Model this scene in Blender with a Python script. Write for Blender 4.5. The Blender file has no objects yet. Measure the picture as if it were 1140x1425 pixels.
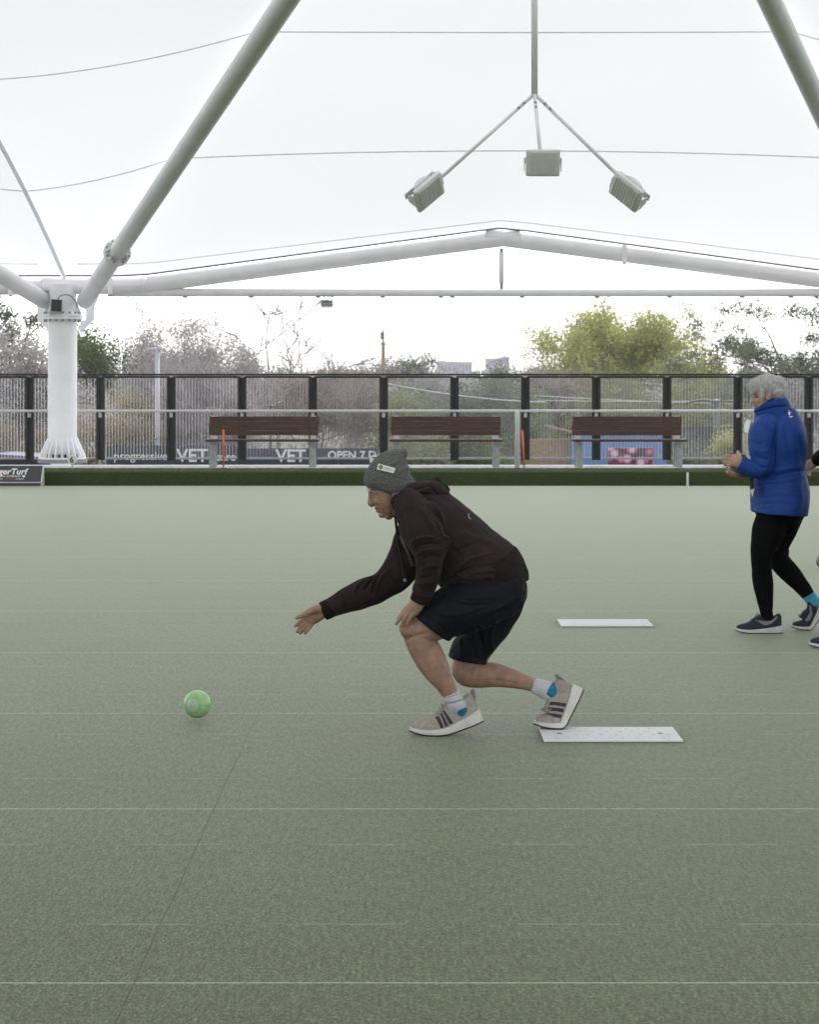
import bpy, bmesh, math, random
import numpy as np
from mathutils import Vector, Matrix, noise as mnoise

# ------------------------------------------------------------------ camera, sky, sun, exposure
SC = bpy.context.scene
COL = SC.collection
F, CX, CY, H = 2700.0, 570.0, 534.0, 1.495      # focal length and principal point in photo pixels, eye height in metres
cam_data = bpy.data.cameras.new('camera')
cam = bpy.data.objects.new('camera', cam_data); COL.objects.link(cam)
cam.location = (0, 0, H); cam.rotation_euler = (math.radians(90), 0, 0)
cam_data.sensor_fit = 'HORIZONTAL'; cam_data.sensor_width = 36.0
cam_data.lens = F / 1140.0 * 36.0
cam_data.shift_y = -(712.5 - CY) / 1140.0
cam_data.clip_start = 0.1; cam_data.clip_end = 3000
cam_data.dof.use_dof = True; cam_data.dof.focus_distance = 8.4; cam_data.dof.aperture_fstop = 14.0
SC.camera = cam

SUN_EL, SUN_AZ = math.radians(52), math.radians(20)
world = bpy.data.worlds.new('World'); SC.world = world; world.use_nodes = True
wn, wl = world.node_tree.nodes, world.node_tree.links
wn.clear()
sky = wn.new('ShaderNodeTexSky'); sky.sky_type = 'NISHITA'; sky.sun_disc = False
sky.sun_elevation = SUN_EL; sky.sun_rotation = SUN_AZ; sky.dust_density = 1.0; sky.air_density = 1.0; sky.ozone_density = 1.0
hs = wn.new('ShaderNodeHueSaturation'); hs.inputs['Saturation'].default_value = 0.14; hs.inputs['Value'].default_value = 1.0
bg = wn.new('ShaderNodeBackground'); bg.inputs['Strength'].default_value = 0.15
wo = wn.new('ShaderNodeOutputWorld')
wl.new(sky.outputs[0], hs.inputs['Color']); wl.new(hs.outputs[0], bg.inputs['Color']); wl.new(bg.outputs[0], wo.inputs['Surface'])

sun_data = bpy.data.lights.new('sun', 'SUN'); sun_data.energy = 1.3; sun_data.angle = math.radians(40); sun_data.color = (1, .97, .93)
sun = bpy.data.objects.new('sun', sun_data); COL.objects.link(sun)
sd = Vector((math.sin(SUN_AZ) * math.cos(SUN_EL), math.cos(SUN_AZ) * math.cos(SUN_EL), math.sin(SUN_EL)))
sun.rotation_euler = sd.to_track_quat('Z', 'Y').to_euler(); sun.location = (0, 10, 60)

SC.view_settings.view_transform = 'Standard'; SC.view_settings.look = 'None'
SC.view_settings.exposure = 1.2; SC.view_settings.gamma = 1.0; SC.view_settings.use_curve_mapping = False
SC.render.engine = 'CYCLES'
SC.cycles.use_denoising = True
try: SC.cycles.denoiser = 'OPENIMAGEDENOISE'
except Exception: pass
SC.cycles.max_bounces = 10; SC.cycles.diffuse_bounces = 5; SC.cycles.transparent_max_bounces = 24
SC.cycles.transmission_bounces = 6; SC.cycles.glossy_bounces = 3
SC.cycles.sample_clamp_indirect = 8.0
SC.cycles.caustics_reflective = False; SC.cycles.caustics_refractive = False

# ------------------------------------------------------------------ helpers
def P(x, y, Y):
    return Vector(((x - CX) * Y / F, Y, H - (y - CY) * Y / F))

def lin(r, g, b):
    f = lambda c: (c / 255 / 12.92) if c / 255 <= .04045 else ((c / 255 + .055) / 1.055) ** 2.4
    return (f(r), f(g), f(b))

_mats = {}
def mat(name, col, rough=.6, var=0., vscale=6., bump=0., bscale=80., metal=0., spec=.5, sheen=0., stretch=(1, 1, 1), sss=0., dirt=None, coat=0.):
    if name in _mats: return _mats[name]
    m = bpy.data.materials.new(name); m.use_nodes = True
    n, l = m.node_tree.nodes, m.node_tree.links
    p = n['Principled BSDF']
    p.inputs['Base Color'].default_value = (*col, 1); p.inputs['Roughness'].default_value = rough
    p.inputs['Metallic'].default_value = metal; p.inputs['Specular IOR Level'].default_value = spec
    if sheen:
        p.inputs['Sheen Weight'].default_value = sheen; p.inputs['Sheen Roughness'].default_value = .45
    if sss:
        p.inputs['Subsurface Weight'].default_value = sss
        p.inputs['Subsurface Radius'].default_value = (.012, .005, .003); p.inputs['Subsurface Scale'].default_value = 1.0
    if coat: p.inputs['Coat Weight'].default_value = coat
    tc = n.new('ShaderNodeTexCoord'); mp = n.new('ShaderNodeMapping'); mp.inputs['Scale'].default_value = stretch
    l.new(tc.outputs['Object'], mp.inputs['Vector'])
    if var:
        t = n.new('ShaderNodeTexNoise'); t.inputs['Scale'].default_value = vscale; t.inputs['Detail'].default_value = 6; t.inputs['Roughness'].default_value = .62
        l.new(mp.outputs[0], t.inputs['Vector'])
        r = n.new('ShaderNodeMapRange'); r.inputs['From Min'].default_value = .3; r.inputs['From Max'].default_value = .7
        r.inputs['To Min'].default_value = 1 - var; r.inputs['To Max'].default_value = 1 + var
        l.new(t.outputs['Fac'], r.inputs['Value'])
        mx = n.new('ShaderNodeVectorMath'); mx.operation = 'SCALE'; mx.inputs[0].default_value = col
        l.new(r.outputs[0], mx.inputs['Scale']); l.new(mx.outputs[0], p.inputs['Base Color'])
        if dirt:
            t2 = n.new('ShaderNodeTexNoise'); t2.inputs['Scale'].default_value = dirt[1]; t2.inputs['Detail'].default_value = 8
            l.new(mp.outputs[0], t2.inputs['Vector'])
            r2 = n.new('ShaderNodeMapRange'); r2.inputs['From Min'].default_value = .5; r2.inputs['From Max'].default_value = .75; r2.inputs['To Max'].default_value = dirt[2]
            l.new(t2.outputs['Fac'], r2.inputs['Value'])
            mm = n.new('ShaderNodeMix'); mm.data_type = 'RGBA'; l.new(r2.outputs[0], mm.inputs['Factor'])
            l.new(mx.outputs[0], mm.inputs[6]); mm.inputs[7].default_value = (*dirt[0], 1)
            l.new(mm.outputs[2], p.inputs['Base Color'])
    if bump:
        t = n.new('ShaderNodeTexNoise'); t.inputs['Scale'].default_value = bscale; t.inputs['Detail'].default_value = 4
        l.new(mp.outputs[0], t.inputs['Vector'])
        b = n.new('ShaderNodeBump'); b.inputs['Strength'].default_value = bump; b.inputs['Distance'].default_value = .01
        l.new(t.outputs['Fac'], b.inputs['Height']); l.new(b.outputs[0], p.inputs['Normal'])
    _mats[name] = m
    return m

def tag(o, label=None, cat=None, group=None, kind=None):
    if label: o['label'] = label
    if cat: o['category'] = cat
    if group: o['group'] = group
    if kind: o['kind'] = kind
    return o

def thing(name, loc, label, cat, group=None):
    o = bpy.data.objects.new(name, None); COL.objects.link(o)
    o.location = loc; o.empty_display_size = .2
    return tag(o, label, cat, group)

def wloc(o):
    v = Vector(o.location)
    while o.parent: o = o.parent; v = v + Vector(o.location)
    return v

def mkobj(name, me, m, parent=None, smooth=False, origin=None):
    """me in world coordinates; re-expressed relative to origin (the parent's place, or its own base)."""
    o = bpy.data.objects.new(name, me); COL.objects.link(o)
    base = wloc(parent) if parent else Vector((0, 0, 0))
    org = Vector(origin) if origin is not None else base
    if org.length > 1e-9:
        me.transform(Matrix.Translation(-org))
    if parent: o.parent = parent
    o.location = org - base
    if m is not None:
        for mm in (m if isinstance(m, (list, tuple)) else [m]): me.materials.append(mm)
    if smooth: me.polygons.foreach_set('use_smooth', [True] * len(me.polygons))
    return o

def npmesh(verts, faces, name='mesh'):
    """verts Nx3 array; faces MxK array or list of arrays with one K each."""
    me = bpy.data.meshes.new(name)
    if isinstance(faces, np.ndarray): faces = [faces]
    faces = [np.asarray(f, dtype=np.int32) for f in faces if len(f)]
    verts = np.asarray(verts, dtype=np.float32)
    me.vertices.add(len(verts)); me.vertices.foreach_set('co', verts.ravel())
    nl = sum(f.size for f in faces); npoly = sum(len(f) for f in faces)
    me.loops.add(nl); me.polygons.add(npoly)
    me.loops.foreach_set('vertex_index', np.concatenate([f.ravel() for f in faces]))
    tot = np.concatenate([np.full(len(f), f.shape[1], np.int32) for f in faces])
    st = np.concatenate([[0], np.cumsum(tot)[:-1]]).astype(np.int32)
    me.polygons.foreach_set('loop_start', st)
    me.update(calc_edges=True); me.validate()
    return me

class MB:
    def __init__(s): s.v, s.f = [], []
    def add(s, vs, fs):
        k = len(s.v); s.v += [tuple(v) for v in vs]; s.f += [tuple(i + k for i in f) for f in fs]; return s
    def box(s, c, d, rot=None, bev=0.):
        hx, hy, hz = d[0] / 2, d[1] / 2, d[2] / 2
        if bev:
            bm = bmesh.new(); bmesh.ops.create_cube(bm, size=1.0)
            for v in bm.verts: v.co = Vector((v.co.x * d[0], v.co.y * d[1], v.co.z * d[2]))
            bmesh.ops.bevel(bm, geom=list(bm.edges), offset=bev, segments=2, affect='EDGES', profile=.6)
            vs = [v.co.copy() for v in bm.verts]; fs = [[v.index for v in f.verts] for f in bm.faces]; bm.free()
        else:
            vs = [Vector((x, y, z)) for x in (-hx, hx) for y in (-hy, hy) for z in (-hz, hz)]
            fs = [(0, 1, 3, 2), (4, 6, 7, 5), (0, 4, 5, 1), (2, 3, 7, 6), (0, 2, 6, 4), (1, 5, 7, 3)]
        c = Vector(c)
        if rot is not None: vs = [rot @ v for v in vs]
        return s.add([v + c for v in vs], fs)
    def tube(s, pts, r, seg=12, caps=True):
        pts = [Vector(p) for p in pts]; n = len(pts)
        rs = r if isinstance(r, (list, tuple)) else [r] * n
        vs, fs = [], []
        prev = None
        for i, p in enumerate(pts):
            t = (pts[min(i + 1, n - 1)] - pts[max(i - 1, 0)])
            t = t.normalized() if t.length > 1e-9 else Vector((0, 0, 1))
            up = prev if prev is not None else (Vector((0, 0, 1)) if abs(t.z) < .9 else Vector((1, 0, 0)))
            a = (up - t * up.dot(t)).normalized(); b = t.cross(a); prev = a
            for k in range(seg):
                th = 2 * math.pi * k / seg
                vs.append(p + (a * math.cos(th) + b * math.sin(th)) * rs[i])
        for i in range(n - 1):
            for k in range(seg):
                k2 = (k + 1) % seg
                fs.append((i * seg + k, i * seg + k2, (i + 1) * seg + k2, (i + 1) * seg + k))
        if caps: fs += [tuple(range(seg))[::-1], tuple((n - 1) * seg + k for k in range(seg))]
        return s.add(vs, fs)
    def lathe(s, c, prof, seg=24, axis='Z'):
        vs, fs = [], []; n = len(prof); c = Vector(c)
        for (r, h) in prof:
            for k in range(seg):
                th = 2 * math.pi * k / seg
                if axis == 'Z': v = Vector((r * math.cos(th), r * math.sin(th), h))
                elif axis == 'Y': v = Vector((r * math.cos(th), h, r * math.sin(th)))
                else: v = Vector((h, r * math.cos(th), r * math.sin(th)))
                vs.append(c + v)
        for i in range(n - 1):
            for k in range(seg):
                k2 = (k + 1) % seg
                fs.append((i * seg + k, i * seg + k2, (i + 1) * seg + k2, (i + 1) * seg + k))
        fs += [tuple(range(seg))[::-1], tuple((n - 1) * seg + k for k in range(seg))]
        return s.add(vs, fs)
    def prism(s, poly, d):
        """closed polygon (list of Vector) extruded along vector d"""
        n = len(poly); d = Vector(d); poly = [Vector(p) for p in poly]
        vs = poly + [p + d for p in poly]
        fs = [tuple(range(n))[::-1], tuple(n + i for i in range(n))]
        fs += [(i, (i + 1) % n, n + (i + 1) % n, n + i) for i in range(n)]
        return s.add(vs, fs)
    def mesh(s, name='mesh'):
        me = bpy.data.meshes.new(name); me.from_pydata(s.v, [], s.f)
        bm = bmesh.new(); bm.from_mesh(me); bmesh.ops.recalc_face_normals(bm, faces=list(bm.faces)); bm.to_mesh(me); bm.free()
        return me
    def build(s, name, m, parent=None, smooth=False, origin=None, angle=None):
        me = s.mesh(name)
        o = mkobj(name, me, m, parent, smooth, origin)
        if angle is not None:
            me.polygons.foreach_set('use_smooth', [True] * len(me.polygons))
            if hasattr(me, 'set_sharp_from_angle'): me.set_sharp_from_angle(angle=math.radians(angle))
        return o

def copy_tree(o, parent=None):
    c = o.copy(); COL.objects.link(c)
    if parent: c.parent = parent
    for ch in list(o.children): copy_tree(ch, c)
    return c

def text_mesh(s, size, extr=.002, shear=0., align='LEFT', offset=0., space=1.):
    cu = bpy.data.curves.new('lettering', 'FONT'); cu.body = s; cu.size = size; cu.extrude = extr; cu.shear = shear; cu.align_x = align
    cu.offset = offset; cu.space_character = space; cu.resolution_u = 4
    o = bpy.data.objects.new('lettering', cu); COL.objects.link(o)
    dg = bpy.context.evaluated_depsgraph_get()
    me = bpy.data.meshes.new_from_object(o.evaluated_get(dg))
    bpy.data.objects.remove(o); bpy.data.curves.remove(cu)
    return me

def text(name, s, size, pos, m, parent=None, rotx=90, **k):
    """lettering that faces -Y (rotx 90) with its lower left at pos"""
    me = text_mesh(s, size, **k)
    me.transform(Matrix.Translation(Vector(pos)) @ Matrix.Rotation(math.radians(rotx), 4, 'X'))
    return mkobj(name, me, m, parent)

def cr(pts, k):
    """Catmull-Rom through rows of pts (n x d), k steps a span"""
    p = np.asarray(pts, float); n = len(p)
    if n < 3: return np.array([p[0] + (p[-1] - p[0]) * i / k for i in range(k + 1)])
    q = np.vstack([2 * p[0] - p[1], p, 2 * p[-1] - p[-2]]); out = []
    for i in range(1, n):
        a, b, c, d = q[i - 1], q[i], q[i + 1], q[i + 2]
        for j in range(k):
            t = j / k
            out.append(.5 * (2 * b + (c - a) * t + (2 * a - 5 * b + 4 * c - d) * t * t + (3 * b - a - 3 * c + d) * t ** 3))
    out.append(p[-1]); return np.array(out)
# ------------------------------------------------------------------ the ground, green, bank, path
M_white = mat('white_steel_paint', (.88, .885, .90), .42, var=.04, vscale=3, bump=.02, bscale=30, dirt=((.45, .45, .44), 2.5, .18))
M_conc = mat('pale_concrete', (.42, .42, .43), .85, var=.14, vscale=3, bump=.15, bscale=60)
M_conc2 = mat('grey_concrete', (.27, .28, .29), .85, var=.14, vscale=3, bump=.15, bscale=60)
M_black = mat('black_powdercoat', (.012, .012, .014), .45, var=.2, vscale=5)
M_galv = mat('galvanised_steel', (.30, .33, .33), .5, var=.18, vscale=12, metal=.35)
M_dark = mat('dark_plastic', (.02, .02, .022), .5, var=.2, vscale=10)
M_rubber = mat('black_rubber', (.012, .012, .012), .8, var=.2, vscale=30)

def carpet_material():
    m = bpy.data.materials.new('green_carpet'); m.use_nodes = True
    n, l = m.node_tree.nodes, m.node_tree.links
    p = n['Principled BSDF']
    def mth(op, a, b=None, c=None, clamp=False):
        q = n.new('ShaderNodeMath'); q.operation = op; q.use_clamp = clamp
        for i, v in enumerate((a, b, c)):
            if v is None: continue
            if isinstance(v, (int, float)): q.inputs[i].default_value = v
            else: l.new(v, q.inputs[i])
        return q.outputs[0]
    geo = n.new('ShaderNodeNewGeometry'); sp = n.new('ShaderNodeSeparateXYZ'); l.new(geo.outputs['Position'], sp.inputs[0])
    X, Y = sp.outputs['X'], sp.outputs['Y']
    def noise(scale, detail=3, rough=.6, stretch=None):
        t = n.new('ShaderNodeTexNoise'); t.inputs['Scale'].default_value = scale; t.inputs['Detail'].default_value = detail; t.inputs['Roughness'].default_value = rough
        if stretch:
            mp = n.new('ShaderNodeMapping'); mp.inputs['Scale'].default_value = stretch; l.new(geo.outputs['Position'], mp.inputs[0]); l.new(mp.outputs[0], t.inputs['Vector'])
        else: l.new(geo.outputs['Position'], t.inputs['Vector'])
        return t.outputs['Fac']
    fleck = noise(130, 3, .8, (1., .55, 1.)); fleck2 = noise(45, 3, .7); mid = noise(5, 4); big = noise(.6, 4); wob = noise(2.0, 2)
    # stitched lines: full rows every 1.982 m, dashed rows .525 m either side of them
    wy = mth('ADD', Y, mth('MULTIPLY', mth('SUBTRACT', wob, .5), .008))
    d = mth('PINGPONG', mth('SUBTRACT', wy, 4.846), .991)
    full = mth('SUBTRACT', 1.0, mth('DIVIDE', d, .0056), clamp=True)
    dash = mth('SUBTRACT', 1.0, mth('DIVIDE', mth('ABSOLUTE', mth('SUBTRACT', d, .525)), .0042), clamp=True)
    gate = mth('LESS_THAN', mth('FRACT', mth('DIVIDE', mth('ADD', mth('ADD', X, 30.885), mth('MULTIPLY', wob, .03)), .6)), .483)
    dash = mth('MULTIPLY', mth('MULTIPLY', dash, gate), .55)
    broken = n.new('ShaderNodeMapRange'); l.new(fleck2, broken.inputs['Value']); broken.inputs['From Min'].default_value = .3; broken.inputs['From Max'].default_value = .55; broken.inputs['To Min'].default_value = .35
    line = mth('MULTIPLY', mth('MAXIMUM', full, dash), broken.outputs[0])
    # the butt joint that runs away from the viewer
    wx = mth('ADD', X, mth('MULTIPLY', mth('SUBTRACT', noise(1.3, 3), .5), .03))
    joint = mth('MULTIPLY', mth('SUBTRACT', 1.0, mth('DIVIDE', mth('ABSOLUTE', mth('ADD', wx, .688)), .0038), clamp=True), .95)
    fade = n.new('ShaderNodeMapRange'); l.new(Y, fade.inputs['Value']); fade.inputs['From Min'].default_value = 7.5; fade.inputs['From Max'].default_value = 11.8; fade.inputs['To Min'].default_value = 1; fade.inputs['To Max'].default_value = 0
    joint = mth('MULTIPLY', joint, fade.outputs[0])
    v = mth('ADD', mth('MULTIPLY', mth('SUBTRACT', fleck, .5), 4.6), 1.0)
    v = mth('MULTIPLY', v, mth('ADD', mth('MULTIPLY', mth('SUBTRACT', fleck2, .5), 1.1), 1.0))
    v = mth('MULTIPLY', v, mth('ADD', mth('MULTIPLY', mth('SUBTRACT', mid, .5), .22), 1.0))
    v = mth('MULTIPLY', v, mth('ADD', mth('MULTIPLY', mth('SUBTRACT', big, .5), .30), 1.0))
    nap = noise(1.0, 3, .75, (75., 13., 1.))
    v = mth('MULTIPLY', v, mth('ADD', mth('MULTIPLY', mth('SUBTRACT', nap, .5), 2.4), 1.0))
    track = noise(1.0, 4, .6, (.22, 3.2, 1.))                       # polished runs along the rinks
    v = mth('MULTIPLY', v, mth('ADD', mth('MULTIPLY', mth('SUBTRACT', track, .5), .22), 1.0))
    v = mth('MAXIMUM', v, .12)
    vo = n.new('ShaderNodeTexVoronoi'); vo.inputs['Scale'].default_value = 1.1; l.new(geo.outputs['Position'], vo.inputs['Vector'])
    crumb = mth('LESS_THAN', vo.outputs['Distance'], .006)
    v = mth('MULTIPLY', v, mth('SUBTRACT', 1.0, mth('MULTIPLY', crumb, .8)))
    sc = n.new('ShaderNodeVectorMath'); sc.operation = 'SCALE'; sc.inputs[0].default_value = (.095, .117, .057); l.new(v, sc.inputs['Scale'])
    m1 = n.new('ShaderNodeMix'); m1.data_type = 'RGBA'; l.new(line, m1.inputs['Factor']); l.new(sc.outputs[0], m1.inputs[6]); m1.inputs[7].default_value = (.55, .61, .50, 1)
    m2 = n.new('ShaderNodeMix'); m2.data_type = 'RGBA'; l.new(joint, m2.inputs['Factor']); l.new(m1.outputs[2], m2.inputs[6]); m2.inputs[7].default_value = (.03, .035, .025, 1)
    l.new(m2.outputs[2], p.inputs['Base Color'])
    p.inputs['Roughness'].default_value = .62; p.inputs['Specular IOR Level'].default_value = .35
    p.inputs['Sheen Weight'].default_value = .50; p.inputs['Sheen Roughness'].default_value = .24; p.inputs['Sheen Tint'].default_value = (.82, .90, .72, 1)
    b = n.new('ShaderNodeBump'); b.inputs['Strength'].default_value = .35; b.inputs['Distance'].default_value = .004
    l.new(mth('SUBTRACT', fleck, mth('MULTIPLY', joint, .8)), b.inputs['Height']); l.new(b.outputs[0], p.inputs['Normal'])
    return m

YE = 28.4           # far edge of the green
g = MB(); g.box((0, (YE - 8) / 2, -.06), (60, YE + 8, .12)); tag(g.build('bowling_green', carpet_material()), kind='structure')
M_ditch = mat('ditch_rubber', (.02, .022, .02), .9, var=.3, vscale=20)
g = MB(); g.box((0, YE + .176, -.16), (60, .352, .06)); tag(g.build('ditch', M_ditch), kind='structure')
M_turf = mat('bank_turf', (.041, .064, .016), .9, var=.45, vscale=60, bump=.8, bscale=180, sheen=.15)
YB = YE + .355      # the bank: a turf-faced upstand, rounded where it turns over to the top
g = MB()
prof = [(YB, -.19), (YB + .004, .10)] + [(YB + .035 - .035 * math.cos(a), .165 + .04 * math.sin(a)) for a in np.linspace(0, math.pi / 2, 5)] + [(YB + .85, .208), (YB + .85, -.19)]
g.prism([Vector((-30, y, z)) for y, z in prof], (60, 0, 0)); bank = tag(g.build('grass_bank', M_turf, angle=50), kind='structure')
# loose blades that fuzz the lip of the bank
rng = np.random.default_rng(3)
N = 26000
bx = rng.uniform(-7, 7, N); by = YB + .01 + rng.uniform(0, 1, N) ** 1.5 * .8; bz = np.where(by < YB + .035, .19, .207)
hh = rng.uniform(.006, .02, N); lean = rng.normal(0, .006, (N, 2)); wd = rng.uniform(.002, .005, N)
v0 = np.stack([bx - wd, by, bz - .004], 1); v1 = np.stack([bx + wd, by, bz - .004], 1); v2 = np.stack([bx + lean[:, 0], by + lean[:, 1], bz + hh], 1)
vv = np.stack([v0, v1, v2], 1).reshape(-1, 3); ff = np.arange(3 * N).reshape(-1, 3)
tag(mkobj('bank_grass', npmesh(vv, ff), mat('turf_blade', (.085, .12, .03), .8, var=.3, vscale=40)), 'short lime green turf along the top of the bank', 'grass', kind='stuff')
g = MB(); g.box((0, 30.405, -.2 + .098), (60, 1.59, .6 - .0)); pth = tag(g.build('path', M_conc), kind='structure'); pth.location.z = -.1
g = MB(); g.box((0, 32.32, -.103), (60, 2.238, .6)); pth2 = tag(g.build('path_edge', M_conc2), kind='structure'); pth2.location.z = -.1
GZ = -1.4
M_out = mat('outer_ground', (.075, .075, .055), .95, var=.4, vscale=.15, bump=.3, bscale=3)
g = MB(); g.add([(-1500, -300, GZ), (1500, -300, GZ), (1500, 2500, GZ), (-1500, 2500, GZ)], [(0, 1, 2, 3)]); tag(g.build('ground', M_out), kind='structure')
M_road = mat('asphalt', (.055, .055, .058), .9, var=.25, vscale=4, bump=.3, bscale=40)
g = MB(); g.add([(-80, 36, GZ + .004), (80, 36, GZ + .004), (80, 49, GZ + .004), (-80, 49, GZ + .004)], [(0, 1, 2, 3)]); tag(g.build('road', M_road), kind='structure')

# ------------------------------------------------------------------ the canopy: fabric, struts, columns, edge beam
YC = 31.8
def fabric_material(name='canopy_fabric', fac=.42):
    m = bpy.data.materials.new(name); m.use_nodes = True
    n, l = m.node_tree.nodes, m.node_tree.links
    n.remove(n['Principled BSDF'])
    d = n.new('ShaderNodeBsdfDiffuse'); d.inputs['Color'].default_value = (.82, .82, .83, 1)
    t = n.new('ShaderNodeBsdfTranslucent')
    geo = n.new('ShaderNodeNewGeometry')
    no = n.new('ShaderNodeTexNoise'); no.inputs['Scale'].default_value = .35; no.inputs['Detail'].default_value = 5; l.new(geo.outputs['Position'], no.inputs['Vector'])
    wv = n.new('ShaderNodeTexNoise'); wv.inputs['Scale'].default_value = 14; wv.inputs['Detail'].default_value = 3; l.new(geo.outputs['Position'], wv.inputs['Vector'])
    a = n.new('ShaderNodeMath'); a.operation = 'MULTIPLY_ADD'; l.new(no.outputs['Fac'], a.inputs[0]); a.inputs[1].default_value = .04; a.inputs[2].default_value = .89
    b = n.new('ShaderNodeMath'); b.operation = 'MULTIPLY_ADD'; l.new(wv.outputs['Fac'], b.inputs[0]); b.inputs[1].default_value = .05; l.new(a.outputs[0], b.inputs[2])
    c = n.new('ShaderNodeVectorMath'); c.operation = 'SCALE'; c.inputs[0].default_value = (.925, .93, .95); l.new(b.outputs[0], c.inputs['Scale']); l.new(c.outputs[0], t.inputs['Color'])
    mx = n.new('ShaderNodeMixShader'); mx.inputs[0].default_value = fac
    l.new(d.outputs[0], mx.inputs[1]); l.new(t.outputs[0], mx.inputs[2]); l.new(mx.outputs[0], n['Material Output'].inputs['Surface'])
    return m
M_fab = fabric_material()
M_seam = fabric_material('fabric_seam', .68)
M_keder = mat('dark_edge_strip', (.05, .048, .03), .7, var=.3, vscale=6)

APEX = P(795, -590, 15.4)
A0, R0 = P(118, 419, YC), P(1267, 419, YC)
XV1, XV2 = -5.65, 8.60
YM = 15.4
def on_line(a, b, y):
    """point of the segment a-b that is seen at picture height y"""
    lo, hi = 0., 1.
    for _ in range(50):
        t = (lo + hi) / 2; q = a.lerp(b, t); py = CY - F * (q.z - H) / q.y
        if py > y: lo = t
        else: hi = t
    return a.lerp(b, (lo + hi) / 2)
def valley(XV, Y):
    return Vector((XV, Y, 3.25 + 3.04 * (1 - ((Y - YM) / 16.4) ** 2)))
up = Vector((0, 0, .17))
def row_front(y_l, y_r, sag_px, k):
    a, b = on_line(A0, APEX, y_l) + up, on_line(R0, APEX, y_r) + up
    out = []
    for u in np.linspace(0, 1, k):
        q = a.lerp(b, u); q.z += sag_px * 4 * u * (1 - u) * q.y / F; out.append(q)
    return out
K = 33
cl, cr_, pk = P(92, 386, YC), P(1296, 386, YC), P(700, 319, YC)
row0 = []
for u in np.linspace(0, 1, K):
    x = 92 + (1296 - 92) * u
    y = 384 if (x < 190 or x > 1200) else (384 - 67 * ((x - 190) / 510 if x <= 700 else (1200 - x) / 500))
    row0.append(P(x, y, YC - .1))
row1, row2 = row_front(238, 238, 11, K), row_front(64, 64, -1, K)
def mix_rows(a, b, t, bulge=0): return [p.lerp(q, t) + Vector((0, 0, bulge * 4 * t * (1 - t))) for p, q in zip(a, b)]
rows_f = [row0, mix_rows(row0, row1, .12, .0), mix_rows(row0, row1, .4, -.05), mix_rows(row0, row1, .7, -.04), row1,
          mix_rows(row1, row2, .33, -.08), mix_rows(row1, row2, .66, -.08), row2]
for t in (.25, .5, .75): rows_f.append(mix_rows(row2, [APEX + up] * K, t, -.25))
rows_f.append([APEX + up] * K)
def side_rows(end, XV):
    """rows of a side face, from the hip (shared with the front face) down to the valley"""
    hips = [r[end] for r in rows_f]; out = []
    vals = np.interp(np.arange(len(hips)), [0, 4, 7, 11], [YC, 28.57, 24.6, YM])
    hips[0] = valley(XV, YC)
    for hp, vy in zip(hips, vals):
        q = valley(XV, vy); out.append([hp.lerp(q, u) + Vector((0, 0, -.12 * 4 * u * (1 - u) * min(1, (YC - vy) / 6))) for u in np.linspace(0, 1, 13)])
    return out
def grid_mesh(rows, fx=lambda p: p):
    n = len(rows[0]); v = [tuple(fx(p)) for r in rows for p in r]; f = []
    for i in range(len(rows) - 1):
        for j in range(n - 1):
            f.append((i * n + j, i * n + j + 1, (i + 1) * n + j + 1, (i + 1) * n + j))
    b = MB(); b.add(v, f)
    me = bpy.data.meshes.new('fabric_panel'); me.from_pydata(b.v, [], b.f); return me
roof = thing('canopy_roof', (0, YM, 8), 'white translucent tensile fabric canopy stretched over the bowling green', 'canopy')
sideL, sideR = side_rows(0, XV1), side_rows(-1, XV2)
mirY = lambda p: Vector((p.x, 2 * YM - p.y, p.z))
mirL = lambda p: Vector((2 * XV1 - p.x, p.y, p.z)); mirR = lambda p: Vector((2 * XV2 - p.x, p.y, p.z))
xforms = [lambda p: p, mirY, mirL, lambda p: mirY(mirL(p)), mirR, lambda p: mirY(mirR(p))]
for fx in xforms:
    for rows in (rows_f, sideL, sideR):
        mkobj('fabric_panel', grid_mesh(rows, fx), M_fab, roof, smooth=True)
def ribbon(pts, w, drop=.006):
    b = MB(); pts = [Vector(p) + Vector((0, 0, -drop)) for p in pts]
    b.tube(pts, w, 6); return b
for fx in (xforms[0], mirL):
    for pts, w in ((row1, .009), (row2, .008), (rows_f[1], .007), (sideL[4], .009), (sideL[7], .008), (sideR[4], .009), (sideR[7], .008)):
        ribbon([fx(p) for p in pts], w).build('seam', M_seam, roof, smooth=True)
    ribbon([fx(p) + Vector((0, -.03, -.004)) for p in row0], .014, .0).build('edge_strip', M_keder, roof, smooth=True)
vp = [valley(XV1, y) for y in np.linspace(YC, -1, 30)]
ribbon(vp, .03, .03).build('valley_strip', M_seam, roof, smooth=True)
ribbon([valley(XV2, y) for y in np.linspace(YC, -1, 30)], .03, .03).build('valley_strip', M_seam, roof, smooth=True)

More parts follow.
